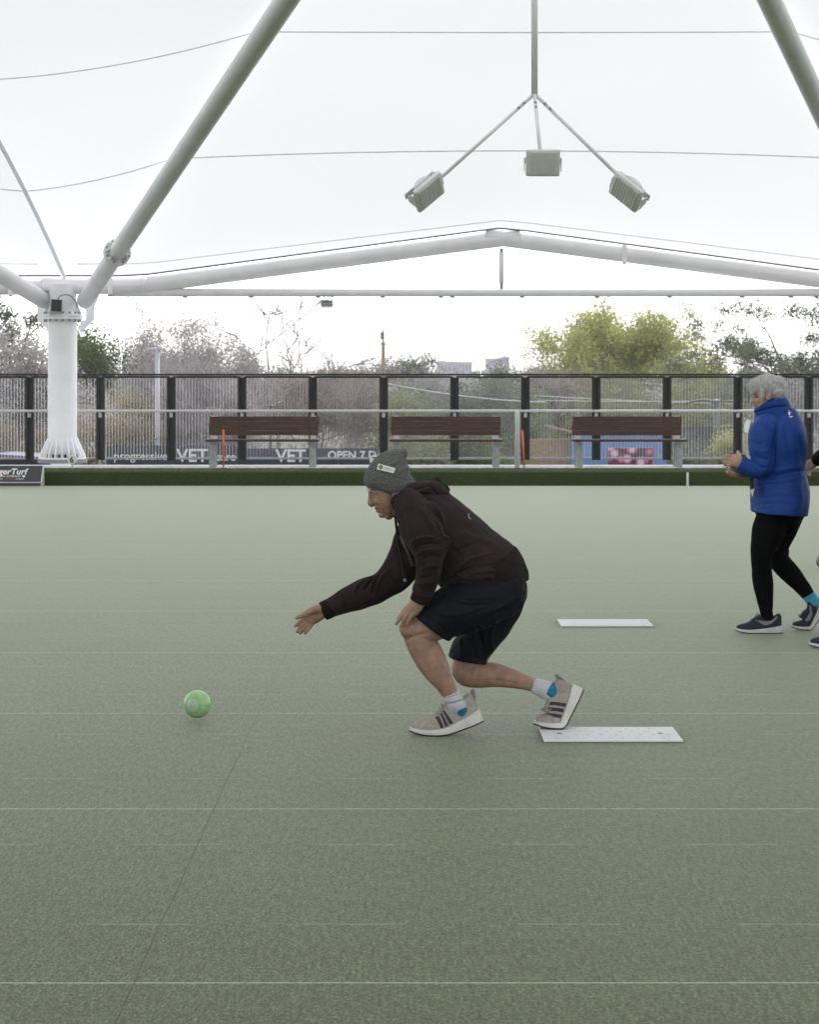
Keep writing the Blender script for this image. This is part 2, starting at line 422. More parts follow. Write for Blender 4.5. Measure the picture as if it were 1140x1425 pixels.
# struts
def strut(a, b, r, flange_t, label, grp='sloping struts that carry the canopy'):
    a, b = Vector(a), Vector(b); d = (b - a).normalized()
    t = thing('roof_strut', a, label, 'strut', grp)
    n = 24
    MB().tube([a.lerp(b, i / n) for i in range(n + 1)], r, 24).build('tube', M_white, t, smooth=True)
    if flange_t:
        c = a.lerp(b, flange_t)
        for s in (-1, 1):
            MB().tube([c + d * (s * .022 - .016), c + d * (s * .022 + .016)], r + .075, 24).build('flange', M_white, t, angle=40)
        q = d.to_track_quat('Z', 'Y').to_matrix()
        for k in range(8):
            an = 2 * math.pi * (k + .5) / 8; o = q @ Vector((math.cos(an), math.sin(an), 0))
            MB().tube([c + o * (r + .045) - d * .075, c + o * (r + .045) + d * .075], .017, 6).build('bolt', M_galv, t)
            an = 2 * math.pi * k / 8; o = q @ Vector((math.cos(an), math.sin(an), 0)); tg = d.cross(o) * .006
            for s in (-1, 1):
                MB().prism([c + o * (r - .01) + d * s * .038 - tg, c + o * (r + .07) + d * s * .038 - tg, c + o * (r - .01) + d * s * .22 - tg], tg * 2).build('rib', M_white, t)
    return t
FT = (on_line(A0, APEX, 352) - A0).length / (APEX - A0).length
strut(A0, APEX, .135, FT, 'long sloping white strut rising right from the left column, with bolted collar')
sL = strut(mirL(A0), mirL(APEX), .135, FT, 'sloping white strut that climbs out of the left edge')
strut(R0, APEX, .135, FT, 'long sloping white strut in the upper right corner')

def column(cx, label, detail=True):
    b = P(cx, 534, YC); b.z = .198
    t = thing('support_column', b, label, 'column', 'white round steel columns under the canopy')
    r = .235; X, Y = b.x, b.y
    z1 = 2.545
    MB().lathe((X, Y, 0), [(r, .23), (r, z1)], 40).build('shaft', M_white, t, angle=40)
    MB().lathe((X, Y, 0), [(.40, .2), (.40, .262)], 40).build('plinth', M_conc2, t, angle=40)
    MB().lathe((X, Y, 0), [(.385, .264), (.385, .29)], 40).build('base_plate', M_white, t, angle=40)
    for k in range(20):
        an = 2 * math.pi * (k + .5) / 20; o = Vector((math.cos(an), math.sin(an), 0)); tg = Vector((-o.y, o.x, 0)) * .007
        c = Vector((X, Y, 0))
        MB().prism([c + o * (r - .008) + Vector((0, 0, .292)) - tg, c + o * .38 + Vector((0, 0, .292)) - tg, c + o * .375 + Vector((0, 0, .325)) - tg, c + o * (r + .004) + Vector((0, 0, .62)) - tg, c + o * (r - .008) + Vector((0, 0, .62)) - tg], tg * 2).build('base_fin', M_white, t)
        an = 2 * math.pi * k / 20; o = Vector((math.cos(an), math.sin(an), 0))
        q = c + o * .31
        MB().tube([q + Vector((0, 0, .29)), q + Vector((0, 0, .345))], .02, 6).build('bolt', M_dark, t)
    for zz in (z1 - .0, z1 + .045):
        MB().lathe((X, Y, 0), [(.325, zz), (.325, zz + .04)], 40).build('head_flange', M_white, t, angle=40)
    for k in range(16):
        an = 2 * math.pi * (k + .5) / 16
        q = Vector((X + .285 * math.cos(an), Y + .285 * math.sin(an), z1 - .04)); MB().tube([q, q + Vector((0, 0, .16))], .02, 6).build('bolt', M_galv, t)
    MB().lathe((X, Y, 0), [(.225, z1 + .08), (.225, 3.12)], 32).build('head_tube', M_white, t, angle=40)
    for sx in (-1, 1):
        g0 = [(.20, 2.98), (.56, 2.96), (.47, 2.76), (.47, 2.55), (.24, 2.33), (.24, 2.52), (.33, 2.55), (.33, 2.70), (.21, 2.86)]
        MB().prism([Vector((X + sx * x, Y + .30, z)) for x, z in g0], (0, .022, 0)).build('gusset', M_white, t)
        MB().prism([Vector((X + sx * x, Y - .01, z)) for x, z in ((.22, 2.64), (.315, 2.64), (.22, 2.86))], (0, .02, 0)).build('gusset', M_white, t)
    return t
colL = column(87, 'white round steel column with a finned foot beside the turf sponsor board')
colR = column(1299, 'white round steel column just outside the right edge of the view')
# speaker on the column head
b = P(78, 428, 31.5)
t = thing('speaker', b, 'small black-faced loudspeaker on the head of the left column', 'speaker')
rt = Matrix.Rotation(math.radians(-18), 3, 'X') @ Matrix.Rotation(math.radians(14), 3, 'Z')
MB().box(b, (.19, .17, .23), rt, .012).build('cabinet', mat('grey_cabinet', (.42, .43, .44), .5), t)
MB().box(b + rt @ Vector((0, -.088, 0)), (.165, .012, .20), rt, .004).build('grille', M_dark, t)
MB().box(b + Vector((.0, .11, -.02)), (.05, .12, .05)).build('bracket', M_galv, t)
MB().tube([Vector(p) for p in cr([P(80, 418, 31.47), P(84, 412, 31.44), P(96, 411, 31.44), P(105, 420, 31.5), P(107, 428, 31.6)], 6)], .011, 8).build('cable', M_galv, t, smooth=True)

# edge beam under the canopy edge and straight tie pipe below
eb = thing('edge_beam', P(700, 331, YC), 'bent white tube beam along the far edge of the canopy', 'beam')
ptsR = [P(60, 398, YC), P(175, 398, YC), P(205, 396, YC), P(230, 393, YC), P(690, 333, YC), P(700, 332, YC), P(710, 333, YC), P(1180, 394, YC), P(1230, 398, YC), P(1320, 398, YC)]
MB().tube([Vector(p) for p in cr(ptsR, 4)], .138, 24).build('tube', M_white, eb, smooth=True)
MB().tube([P(60, 399, YC), P(-150, 399, YC), P(-520, 340, YC)], .138, 24).build('tube', M_white, eb, smooth=True)
for px, py in ((155, 398), (17, 399), (868, 354)):
    c = P(px, py, YC); lw = .055
    MB().lathe((0, 0, 0), [(.152, -lw / 2), (.152, lw / 2)], 24, 'X').build('clamp', M_white, eb, angle=40).location = c - wloc(eb)
    for dz in (.13, -.15):
        MB().box(c + Vector((0, -.11, dz)), (.05, .05, .04)).build('bolt', M_galv, eb)
    MB().box(c + Vector((0, -.16, -.0)), (.075, .02, .30), None, .004).build('strap', M_white, eb)
tb = thing('tie_pipe', P(700, 407.5, YC), 'straight horizontal white pipe below the bent beam', 'pipe')
MB().tube([P(150, 407.5, YC), P(700, 407.5, YC), P(1260, 407.5, YC)], .066, 20).build('tube', M_white, tb, smooth=True)
for px in (256, 348, 441, 531, 612, 628, 725, 829, 930, 1031, 1099, 1134):
    c = P(px, 407.5, YC)
    MB().lathe((0, 0, 0), [(.070, -.02), (.070, .02)], 20, 'X').build('saddle', M_galv, tb, angle=40).location = c - wloc(tb)
    MB().box(c + Vector((.02, -.02, -.075)), (.07, .04, .025)).build('bolt', M_galv, tb)
MB().tube([P(698, 346, YC), P(698, 352, YC)], .03, 10).build('hanger_end', M_galv, tb)
MB().tube([P(698, 352, YC), P(698, 394, YC)], .045, 14).build('hanger', M_white, tb, smooth=True)
MB().tube([P(698, 394, YC), P(698, 402, YC)], .03, 10).build('hanger_end', M_galv, tb)

# ------------------------------------------------------------------ floodlights
M_lamp = mat('lamp_housing', (.84, .85, .84), .45, var=.04, vscale=6)
M_lampd = mat('lamp_fins', (.45, .45, .44), .5, var=.1, vscale=8, metal=.3)
M_led = mat('led_lens', (.85, .85, .84), .3, var=.08, vscale=50)
YL = 20.5
hub = P(744, 131, YL)
hg = thing('light_hanger', hub, 'white hanging pole with three spread arms that carry the floodlights', 'light pole')
MB().tube([hub + Vector((0, 0, -.02)), P(744, -120, YL)], .034, 16).build('pole', M_white, hg, smooth=True)
MB().lathe((0, 0, 0), [(.05, -.06), (.055, 0), (.04, .05)], 16).build('hub', M_white, hg, angle=40)
ends = [P(611, 250, YL - .35), P(866, 250, YL - .35), P(752, 212, YL - .7)]
for e in ends:
    MB().tube([hub, e], .019, 12).build('arm', M_white, hg, smooth=True)
    d = (e - hub).normalized()
    for s in (.16, .24):
        q = hub + d * s; MB().tube([q + Vector((0, -.035, 0)), q + Vector((0, .035, 0))], .014, 6).build('bolt', M_galv, hg)
def floodlight(e, rot, label):
    """local frame: lamp face looks along -z, long side along x"""
    t = thing('floodlight', e, label, 'floodlight', 'floodlights on the hanging pole')
    def add(mb, name, m, **k):
        mb.v = [tuple(Vector(rot @ Vector(v)) + e) for v in mb.v]; return mb.build(name, m, t, **k)
    add(MB().box((0, 0, -.09), (.36, .29, .05), None, .02), 'housing', M_lamp, angle=40)
    add(MB().box((0, .0, -.118), (.31, .245, .006)), 'lens', M_led)
    for k in range(9):
        add(MB().box((-.135 + k * .03375, 0, -.128), (.007, .24, .016)), 'louvre', M_lamp)
    for k in range(12):
        add(MB().box((-.15 + k * .0273, .0, -.05), (.006, .25, .035)), 'fin', M_lampd)
    prof = [Vector((.12 * math.cos(a), -.09 + .0, -.035 + .075 * math.sin(a))) for a in np.linspace(0, math.pi, 10)]
    add(MB().prism(prof, (0, .18, 0)), 'driver_cover', M_lamp, angle=40)
    for sx in (-1, 1):
        add(MB().prism([Vector((sx * .19, -.03, .0)), Vector((sx * .19, .05, .0)), Vector((sx * .19, .10, -.09)), Vector((sx * .19, -.05, -.10))], (sx * .008, 0, 0)), 'bracket', M_lamp)
    add(MB().box((0, .01, .045), (.388, .07, .01)), 'bracket', M_lamp)
    return t
R3 = lambda ax, d: Matrix.Rotation(math.radians(d), 3, ax)
def axes(x, face):
    x = Vector(x).normalized(); z = -Vector(face); z = (z - x * z.dot(x)).normalized(); y = z.cross(x); return Matrix((x, y, z)).transposed() * 1.05
floodlight(P(588, 262, YL - .37), axes((-.70, -.35, -.62), (.50, -.62, -.62)), 'floodlight at the end of the left hanging arm')
floodlight(P(880, 262, YL - .37), axes((.70, -.35, -.62), (-.50, -.62, -.62)), 'floodlight at the end of the right hanging arm')
floodlight(P(755, 224, YL - .66), axes((1, 0, 0), (0, -.93, -.37)) * .92, 'floodlight hanging in the middle with its lamp face toward the viewer')
# small flood fixed under the tie pipe
c = P(455, 423, YC - .05)
t = thing('floodlight', c, 'small floodlight slung under the straight tie pipe', 'floodlight')
MB().box(c, (.20, .16, .05), R3('X', 25), .01).build('housing', M_galv, t)
MB().box(c + Vector((0, -.03, -.035)), (.17, .13, .02), R3('X', 25)).build('lens', M_led, t)
MB().box(c + Vector((0, .02, .05)), (.16, .03, .02)).build('bracket', M_galv, t)
for s in (-1, 1): MB().box(c + Vector((s * .085, .02, .03)), (.012, .03, .09)).build('bracket', M_galv, t)

# ------------------------------------------------------------------ fence, rail
YF = 33.0
def sheet_material():
    m = bpy.data.materials.new('clear_corrugated_sheet'); m.use_nodes = True
    n, l = m.node_tree.nodes, m.node_tree.links; n.remove(n['Principled BSDF'])
    tr = n.new('ShaderNodeBsdfTransparent'); tr.inputs['Color'].default_value = (.96, .96, .97, 1)
    gl = n.new('ShaderNodeBsdfGlossy'); gl.inputs['Roughness'].default_value = .15; gl.inputs['Color'].default_value = (.9, .9, .9, 1)
    df = n.new('ShaderNodeBsdfTranslucent'); df.inputs['Color'].default_value = (.85, .85, .88, 1)
    lw = n.new('ShaderNodeLayerWeight'); lw.inputs['Blend'].default_value = .3
    m1 = n.new('ShaderNodeMixShader'); l.new(lw.outputs['Fresnel'], m1.inputs[0]); l.new(tr.outputs[0], m1.inputs[1]); l.new(gl.outputs[0], m1.inputs[2])
    geo = n.new('ShaderNodeNewGeometry'); no = n.new('ShaderNodeTexNoise'); no.inputs['Scale'].default_value = 2.5; no.inputs['Detail'].default_value = 6; l.new(geo.outputs['Position'], no.inputs['Vector'])
    mr = n.new('ShaderNodeMapRange'); l.new(no.outputs['Fac'], mr.inputs['Value']); mr.inputs['From Min'].default_value = .3; mr.inputs['From Max'].default_value = .75; mr.inputs['To Min'].default_value = .0; mr.inputs['To Max'].default_value = .03
    fr = n.new('ShaderNodeMapRange'); l.new(lw.outputs['Facing'], fr.inputs['Value']); fr.inputs['From Min'].default_value = .22; fr.inputs['From Max'].default_value = .5; fr.inputs['To Min'].default_value = 0; fr.inputs['To Max'].default_value = .85
    ad = n.new('ShaderNodeMath'); ad.operation = 'ADD'; l.new(mr.outputs[0], ad.inputs[0]); l.new(fr.outputs[0], ad.inputs[1])
    m2 = n.new('ShaderNodeMixShader'); l.new(ad.outputs[0], m2.inputs[0]); l.new(m1.outputs[0], m2.inputs[1]); l.new(df.outputs[0], m2.inputs[2])
    l.new(m2.outputs[0], n['Material Output'].inputs['Surface'])
    return m
fence = thing('glazed_fence', (0, YF, .2), 'long black framed fence glazed with clear corrugated sheets behind the benches', 'fence')
pitch = 1.2042
x0 = (41.5 - CX) * YF / F
ztop, zbot = 1.66, .197
ks = range(-9, 24)
sheet_me = None; post_me = None; M_sheet = sheet_material()
for k in ks:
    x = x0 + k * pitch
    if post_me is None:
        b = MB()
        b.box((x, YF + .045, (ztop + zbot) / 2 - .03), (.058, .08, ztop - zbot - .06)); p0 = b.build('post', M_black, fence, origin=(x, YF, zbot)); post_me = p0.data
        b = MB(); b.box((x - .051, YF, (ztop + zbot) / 2 - .02), (.042, .055, ztop - zbot - .04)); s1 = b.build('stile', M_black, fence, origin=(x, YF, zbot))
        b = MB(); b.box((x + .051, YF, (ztop + zbot) / 2 - .02), (.042, .055, ztop - zbot - .04)); s2 = b.build('stile', M_black, fence, origin=(x, YF, zbot))
        n = 20 * 10; w = pitch - .146; xs = np.linspace(-w / 2, w / 2, n + 1)
        yy = .0125 * np.cos(xs / w * 20 * 2 * math.pi)
        zz = [.04, ztop - zbot - .075]
        v = np.concatenate([np.stack([xs, yy, np.full(n + 1, z)], 1) for z in zz]); i = np.arange(n)
        f = np.stack([i, i + 1, i + n + 2, i + n + 1], 1)
        sheet_me = npmesh(v, f); sheet_me.materials.append(M_sheet); sheet_me.polygons.foreach_set('use_smooth', [True] * len(sheet_me.polygons))
    else:
        for src in (p0, s1, s2):
            c = src.copy(); COL.objects.link(c); c.location.x += (k - ks[0]) * pitch
    if k < ks[-1]:
        c = bpy.data.objects.new('corrugated_sheet', sheet_me); COL.objects.link(c); c.parent = fence; c.location = (x + pitch / 2, .034, zbot - .2)
        b = MB(); b.box((x + pitch / 2, YF, ztop - .052), (pitch - .146, .05, .034)); b.build('panel_rail', M_black, fence)
        b = MB(); b.box((x + pitch / 2, YF, zbot + .028), (pitch - .146, .05, .035)); b.build('panel_rail', M_galv, fence)
        for s in (-.3, .3): MB().box((x + pitch / 2 + s, YF - .03, ztop - .052), (.03, .014, .02)).build('bolt', M_dark, fence)
xa, xb = x0 + ks[0] * pitch, x0 + ks[-1] * pitch
MB().box(((xa + xb) / 2, YF + .02, ztop - .012), (xb - xa + .2, .13, .03)).build('top_rail', M_black, fence)
hr = thing('handrail', (0, YF - .13, 1.03), 'thin pale handrail bracketed along the fence posts', 'handrail')
zr = H - 38 * (YF - .13) / F
M_rail = mat('pale_rail', (.52, .52, .49), .4, var=.08, vscale=4, metal=.2)
MB().tube([(xa, YF - .13, zr), ((xa + xb) / 2, YF - .13, zr), (xb, YF - .13, zr)], .022, 12).build('rail', M_rail, hr, smooth=True)
for k in ks:
    x = x0 + k * pitch
    MB().box((x, YF - .04, zr - .075), (.055, .012, .07)).build('bracket', M_rail, hr)
    MB().tube([(x, YF - .045, zr - .075), (x, YF - .12, zr - .07), (x, YF - .13, zr - .015)], .008, 6).build('bracket', M_rail, hr)

# ------------------------------------------------------------------ benches
def wood_material():
    m = mat('oiled_hardwood', (.068, .034, .023), .55, var=.5, vscale=6, bump=.2, bscale=40, stretch=(.6, 9, 9), spec=.4); return m
M_wood = wood_material()
def bench(label):
    t = thing('park_bench', (0, 0, 0), label, 'bench', 'slatted benches along the fence')
    L = 1.715
    for k in range(4):
        z = .745 - k * .074
        MB().box((random.uniform(-.004, .004), .19 + .012 * k * -1 + .036, z), (L, .026, .0705), R3('X', -9), .004).build('back_slat', M_wood, t)
    for k in range(4):
        MB().box((0, -.20 + k * .1, .415), (L + .05, .086, .036), None, .005).build('seat_slat', M_wood, t)
    for s in (-1, 1):
        x = s * .775
        MB().box((x, -.12, .195), (.10, .05, .40), None, .004).build('leg', M_galv, t)
        MB().box((x, .14, .195), (.10, .05, .40), None, .004).build('leg', M_galv, t)
        MB().box((x, 0, .384), (.085, .42, .024)).build('seat_bearer', M_galv, t)
        MB().box((x, .215, .59), (.09, .02, .40), R3('X', -9), .003).build('back_bracket', mat('bright_bracket', (.55, .56, .57), .45), t)
    return t
random.seed(2)
bn = bench('slatted brown bench nearest the white column')
for i, (px, lab) in enumerate(((366, None), (621, 'slatted brown bench in the middle, behind the beanie'), (874.5, 'slatted brown bench nearest the woman in blue'))):
    o = bn if i == 0 else copy_tree(bn)
    q = P(px, 650, 30.25); o.location = (q.x, 30.25, .199)
    if lab: o['label'] = lab

# ------------------------------------------------------------------ pegs, numbers, posts, board
M_orange = mat('orange_plastic', (.72, .16, .03), .5, var=.12, vscale=20)
for px, top, bot, tilt, lab in ((311, 599, 651, 0, 'thin orange boundary peg in front of the left bench'), (728.5, 600, 650, -1.3, 'thin orange boundary peg beside the pale post')):
    Y = 29.45
    a = P(px - tilt, bot + 3, Y); b_ = P(px + tilt, top, Y)
    t = thing('boundary_peg', a, lab, 'peg', 'orange boundary pegs')
    MB().tube([a, a.lerp(b_, .12)], .012, 8).build('spike', M_galv, t); MB().tube([a.lerp(b_, .1), b_], .015, 10).build('rod', M_orange, t, smooth=True)
    MB().lathe(b_, [(.015, 0), (.012, .010), (.005, .016)], 10).build('cap', M_orange, t, smooth=True)
q = P(720, 652, 29.75)
t = thing('rail_post', (q.x, 29.75, .2), 'pale upright rail post with rounded top right of the middle bench', 'post')
zt = P(720, 572, 29.75).z
MB().lathe((q.x, 29.75, 0), [(.045, .203), (.045, .215)], 16).build('foot_plate', M_galv, t)
MB().lathe((q.x, 29.75, 0), [(.036, .21), (.036, zt - .05), (.03, zt - .02), (.015, zt)], 16).build('tube', mat('pale_post', (.6, .62, .62), .4), t, smooth=True)
M_disc = mat('white_plastic', (.78, .78, .77), .45, var=.05, vscale=8)
M_ink = mat('black_ink', (.012, .012, .012), .6)
for px, py, s, lab in ((100.5, 639.5, '6', 'round white marker numbered 6 at the foot of the column'), (521, 640, '7', 'round white marker numbered 7 behind the grey beanie')):
    Y = 28.95; c = P(px, py, Y)
    t = thing('rink_marker', (c.x, Y, .205), lab, 'marker', 'numbered rink markers')
    MB().tube([(c.x, Y, .19), (c.x, Y, c.z)], .006, 6).build('stake', M_galv, t)
    MB().lathe((c.x, Y - .01, c.z), [(.068, 0), (.072, .004), (.072, .014)], 28, 'Y').build('disc', M_disc, t)
    text('number', s, .125, (c.x - .006, Y - .0135, c.z - .045), M_ink, t, align='CENTER', extr=.0015, offset=.002)
# white peg on the bank face
q = P(957, 668, YB - .02)
t = thing('boundary_peg', (q.x, YB - .02, -.12), 'short white boundary peg against the turf bank', 'peg')
MB().box((q.x, YB - .022, .05), (.034, .02, .26), None, .004).build('blade', M_disc, t)
MB().box((q.x, YB - .022, -.105), (.02, .014, .06)).build('spike', M_galv, t)
# sponsor board
M_board = mat('charcoal_board', (.045, .045, .05), .5, var=.12, vscale=4)
M_alu = mat('pale_aluminium', (.55, .56, .58), .45, var=.06, vscale=5, metal=.2)
M_wtext = mat('white_print', (.8, .8, .8), .6); M_red = mat('red_print', (.5, .12, .08), .6)
Yb = YE - .06
bx1 = P(58.5, 676, Yb).x; L = 2.4
t = thing('sponsor_board', (bx1 - L / 2, Yb, 0), 'charcoal wedge shaped sponsor board with white lettering leaning on the bank', 'sign')
zt = P(60, 648, Yb + .16).z
face = [Vector((bx1 - L, Yb, .05)), Vector((bx1 - .02, Yb, .05)), Vector((bx1 - .02, Yb + .14, zt)), Vector((bx1 - L, Yb + .14, zt))]
MB().prism([Vector((bx1 - L, Yb + .0, .062)), Vector((bx1 - L, Yb + .14, zt)), Vector((bx1 - L, Yb + .15, zt)), Vector((bx1 - L, Yb + .02, .06))], (L - .02, 0, 0)).build('face_panel', M_board, t)
MB().box((bx1 - L / 2 - .01, Yb - .002, .053), (L - .03, .012, .016)).build('trim', M_alu, t)
MB().box((bx1 - L / 2 - .01, Yb + .006, .0235), (L - .03, .012, .043)).build('kick_panel', M_board, t)
MB().prism([Vector((bx1 - .018, Yb - .012, .002)), Vector((bx1 - .018, Yb - .012, .06)), Vector((bx1 - .018, Yb + .15, zt + .006)), Vector((bx1 - .018, Yb + .16, .002))], (.022, 0, 0)).build('end_cap', M_alu, t)
ang = math.degrees(math.atan2(zt - .062, .14))
def on_face(px, py):
    # intersection of the view ray with the sloping face
    d = Vector(((px - CX) / F, 1, -(py - CY) / F)); n_ = Vector((0, -(zt - .062), .14)).normalized(); p0 = Vector((0, Yb, .062))
    o = Vector((0, 0, H)); s = (p0 - o).dot(n_) / d.dot(n_); return o + d * s + n_ * .002
zb = on_face(37, 660)
me = text_mesh('TigerTurf', .135, extr=.001, shear=.12, align='RIGHT', offset=.0035)
me.transform(Matrix.Translation(zb) @ Matrix.Rotation(math.radians(ang), 4, 'X')); mkobj('lettering', me, M_wtext, t)
me = text_mesh('LAWN COMPANY', .040, extr=.001, align='RIGHT', offset=.0008, space=1.15)
me.transform(Matrix.Translation(on_face(29, 664)) @ Matrix.Rotation(math.radians(ang), 4, 'X')); mkobj('lettering', me, M_wtext, t)
MB().prism([on_face(x, y) for x, y in ((31, 661.5), (35, 661.5), (34.6, 664), (33, 664.8), (31.4, 664))], (0, -.001, .001)).build('emblem', M_wtext, t)
for s_, x_, mm_ in (('sport', 4, M_wtext), ('landscape', 21, M_red), ('surfaces', 33, M_wtext)):
    me = text_mesh(s_, .036, extr=.001, align='RIGHT'); me.transform(Matrix.Translation(on_face(x_, 667.3)) @ Matrix.Rotation(math.radians(ang), 4, 'X')); mkobj('lettering', me, mm_, t)
# card on the fence
c = P(1041, 593, YF - .02)
t = thing('notice_card', c + Vector((0, 0, -.1)), 'small white and green card fixed to the fence beside the woman', 'card')
MB().prism([P(x, y, YF - .035) for x, y in ((1036, 590), (1041, 583), (1045, 587), (1041, 603), (1036, 601))], (0, .012, 0)).build('white_part', M_disc, t)
MB().prism([P(x, y, YF - .035) for x, y in ((1045.2, 587), (1050, 591), (1047, 606), (1041.2, 603))], (0, .012, 0)).build('green_part', mat('green_print', (.03, .16, .09), .5), t)
# ------------------------------------------------------------------ beyond the fence: trees
def prisms(segs, sides):
    """segs: n x 8 (p0, p1, r0, r1) -> verts, faces of open tapered prisms"""
    s = np.asarray(segs, float); n = len(s)
    p0, p1, r0, r1 = s[:, :3], s[:, 3:6], s[:, 6], s[:, 7]
    t = p1 - p0; t /= np.linalg.norm(t, axis=1, keepdims=True) + 1e-9
    ref = np.where(np.abs(t[:, 2:3]) < .9, np.array([[0, 0, 1.]]), np.array([[1., 0, 0]]))
    a = np.cross(t, ref); a /= np.linalg.norm(a, axis=1, keepdims=True) + 1e-9; b = np.cross(t, a)
    vs = []
    for k in range(sides):
        th = 2 * math.pi * k / sides; o = a * math.cos(th) + b * math.sin(th)
        vs.append(p0 + o * r0[:, None]); vs.append(p1 + o * r1[:, None])
    v = np.stack(vs, 1).reshape(-1, 3); base = np.arange(n)[:, None] * (2 * sides); fs = []
    for k in range(sides):
        k2 = (k + 1) % sides
        fs.append(np.concatenate([base + 2 * k, base + 2 * k2, base + 2 * k2 + 1, base + 2 * k + 1], 1))
    return v, np.concatenate(fs)

def grow(rng, base, height, trunk_r, levels, spread, n_child=(3, 5), up=.35, first=.35, droop=0., wig=.12, lean=(0, 0), ratio=(.5, .75)):
    """recursive skeleton; returns segments by level and the tips"""
    segs, tips = [], []
    def limb(p, d, length, r, lev):
        k = 5 if lev < 2 else 3
        pts = [p]; dd = d
        for i in range(k):
            dd = dd + rng.normal(0, wig, 3) + np.array([0, 0, (up if lev < 2 else up * .4) * .3 - droop * lev * .1]); dd = dd / np.linalg.norm(dd)
            pts.append(pts[-1] + dd * length / k)
        rs = np.linspace(r, r * .55, k + 1)
        for i in range(k): segs.append((*pts[i], *pts[i + 1], rs[i], rs[i + 1], lev))
        if lev >= levels:
            tips.append(pts[-1]); tips.append(pts[-2]); return
        nc = rng.integers(n_child[0], n_child[1] + 1)
        for c in range(nc):
            j = rng.uniform(first if lev == 0 else .25, 1.0); q = j * k; i = min(int(q), k - 1); pp = pts[i] + (pts[i + 1] - pts[i]) * (q - i)
            ax = rng.normal(0, 1, 3); ax[2] *= .5; ax -= dd * np.dot(ax, dd); ax /= np.linalg.norm(ax) + 1e-9
            nd = dd * (1 - spread * .55) + ax * spread; nd /= np.linalg.norm(nd)
            limb(pp, nd, length * rng.uniform(*ratio), r * (1 - j * .4) * .55, lev + 1)
        if lev > 0 or True:
            nd = dd + rng.normal(0, .25, 3); nd /= np.linalg.norm(nd); limb(pts[-1], nd, length * rng.uniform(.5, .7), rs[-1] * .9, lev + 1)
    d0 = np.array([lean[0], lean[1], 1.]); d0 /= np.linalg.norm(d0)
    limb(np.array(base, float), d0, height, trunk_r, 0)
    return np.array(segs), np.array(tips)

def leaf_cards(rng, tips, n, rad, size, aspect=2.2, droop=0., flat=.75, clumps=0):
    idx = rng.integers(0, len(tips), n) if not clumps else rng.choice(len(tips), min(clumps, len(tips)), replace=False)[rng.integers(0, min(clumps, len(tips)), n)]
    off = rng.normal(0, 1, (n, 3)); off /= np.linalg.norm(off, axis=1, keepdims=True); off *= (rng.uniform(0, 1, (n, 1)) ** .5) * rad; off[:, 2] *= flat
    c = tips[idx] + off
    a = rng.normal(0, 1, (n, 3)); a[:, 2] -= droop; a /= np.linalg.norm(a, axis=1, keepdims=True)
    b = np.cross(a, rng.normal(0, 1, (n, 3))); b /= np.linalg.norm(b, axis=1, keepdims=True) + 1e-9
    L = size * rng.uniform(.6, 1.3, (n, 1)); W = L / aspect
    v = np.stack([c - a * L * .5, c + b * W * .5, c + a * L * .5, c - b * W * .5], 1).reshape(-1, 3)
    return v, np.arange(4 * n).reshape(-1, 4)

def leaf_mat(name, c1, c2, scale=.8, trans=.35):
    m = bpy.data.materials.new(name); m.use_nodes = True; n, l = m.node_tree.nodes, m.node_tree.links
    p = n['Principled BSDF']; p.inputs['Roughness'].default_value = .65; p.inputs['Specular IOR Level'].default_value = .25
    geo = n.new('ShaderNodeNewGeometry'); t = n.new('ShaderNodeTexNoise'); t.inputs['Scale'].default_value = scale; t.inputs['Detail'].default_value = 5; l.new(geo.outputs['Position'], t.inputs['Vector'])
    r = n.new('ShaderNodeMapRange'); r.inputs['From Min'].default_value = .35; r.inputs['From Max'].default_value = .65; l.new(t.outputs['Fac'], r.inputs['Value'])
    mx = n.new('ShaderNodeMix'); mx.data_type = 'RGBA'; mx.inputs[6].default_value = (*c1, 1); mx.inputs[7].default_value = (*c2, 1); l.new(r.outputs[0], mx.inputs['Factor']); l.new(mx.outputs[2], p.inputs['Base Color'])
    tr = n.new('ShaderNodeBsdfTranslucent'); l.new(mx.outputs[2], tr.inputs['Color'])
    ms = n.new('ShaderNodeMixShader'); ms.inputs[0].default_value = trans; l.new(p.outputs[0], ms.inputs[1]); l.new(tr.outputs[0], ms.inputs[2]); l.new(ms.outputs[0], n['Material Output'].inputs['Surface'])
    return m
M_bark = mat('grey_bark', (.20, .18, .165), .9, var=.3, vscale=3)
M_barkp = mat('pale_gum_bark', (.36, .34, .32), .8, var=.3, vscale=2)
M_twig = mat('winter_twigs', (.40, .365, .37), .9, var=.25, vscale=1)
M_twigb = mat('brown_twigs', (.35, .30, .26), .9, var=.25, vscale=1)
LM = {'lime': leaf_mat('yellow_green_leaf', (.27, .30, .085), (.50, .52, .19), 1.1),
      'green': leaf_mat('mid_green_leaf', (.075, .11, .04), (.17, .22, .085), 1.),
      'gum': leaf_mat('gum_leaf', (.10, .125, .085), (.22, .25, .17), 1.),
      'olive': leaf_mat('olive_leaf', (.14, .155, .07), (.28, .29, .14), 1.),
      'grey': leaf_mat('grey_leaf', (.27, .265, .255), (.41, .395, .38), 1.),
      'mauve': leaf_mat('mauve_seed_heads', (.34, .315, .315), (.50, .47, .465), 1.),
      'straw': leaf_mat('straw_leaf', (.24, .20, .12), (.36, .31, .19), 1.)}

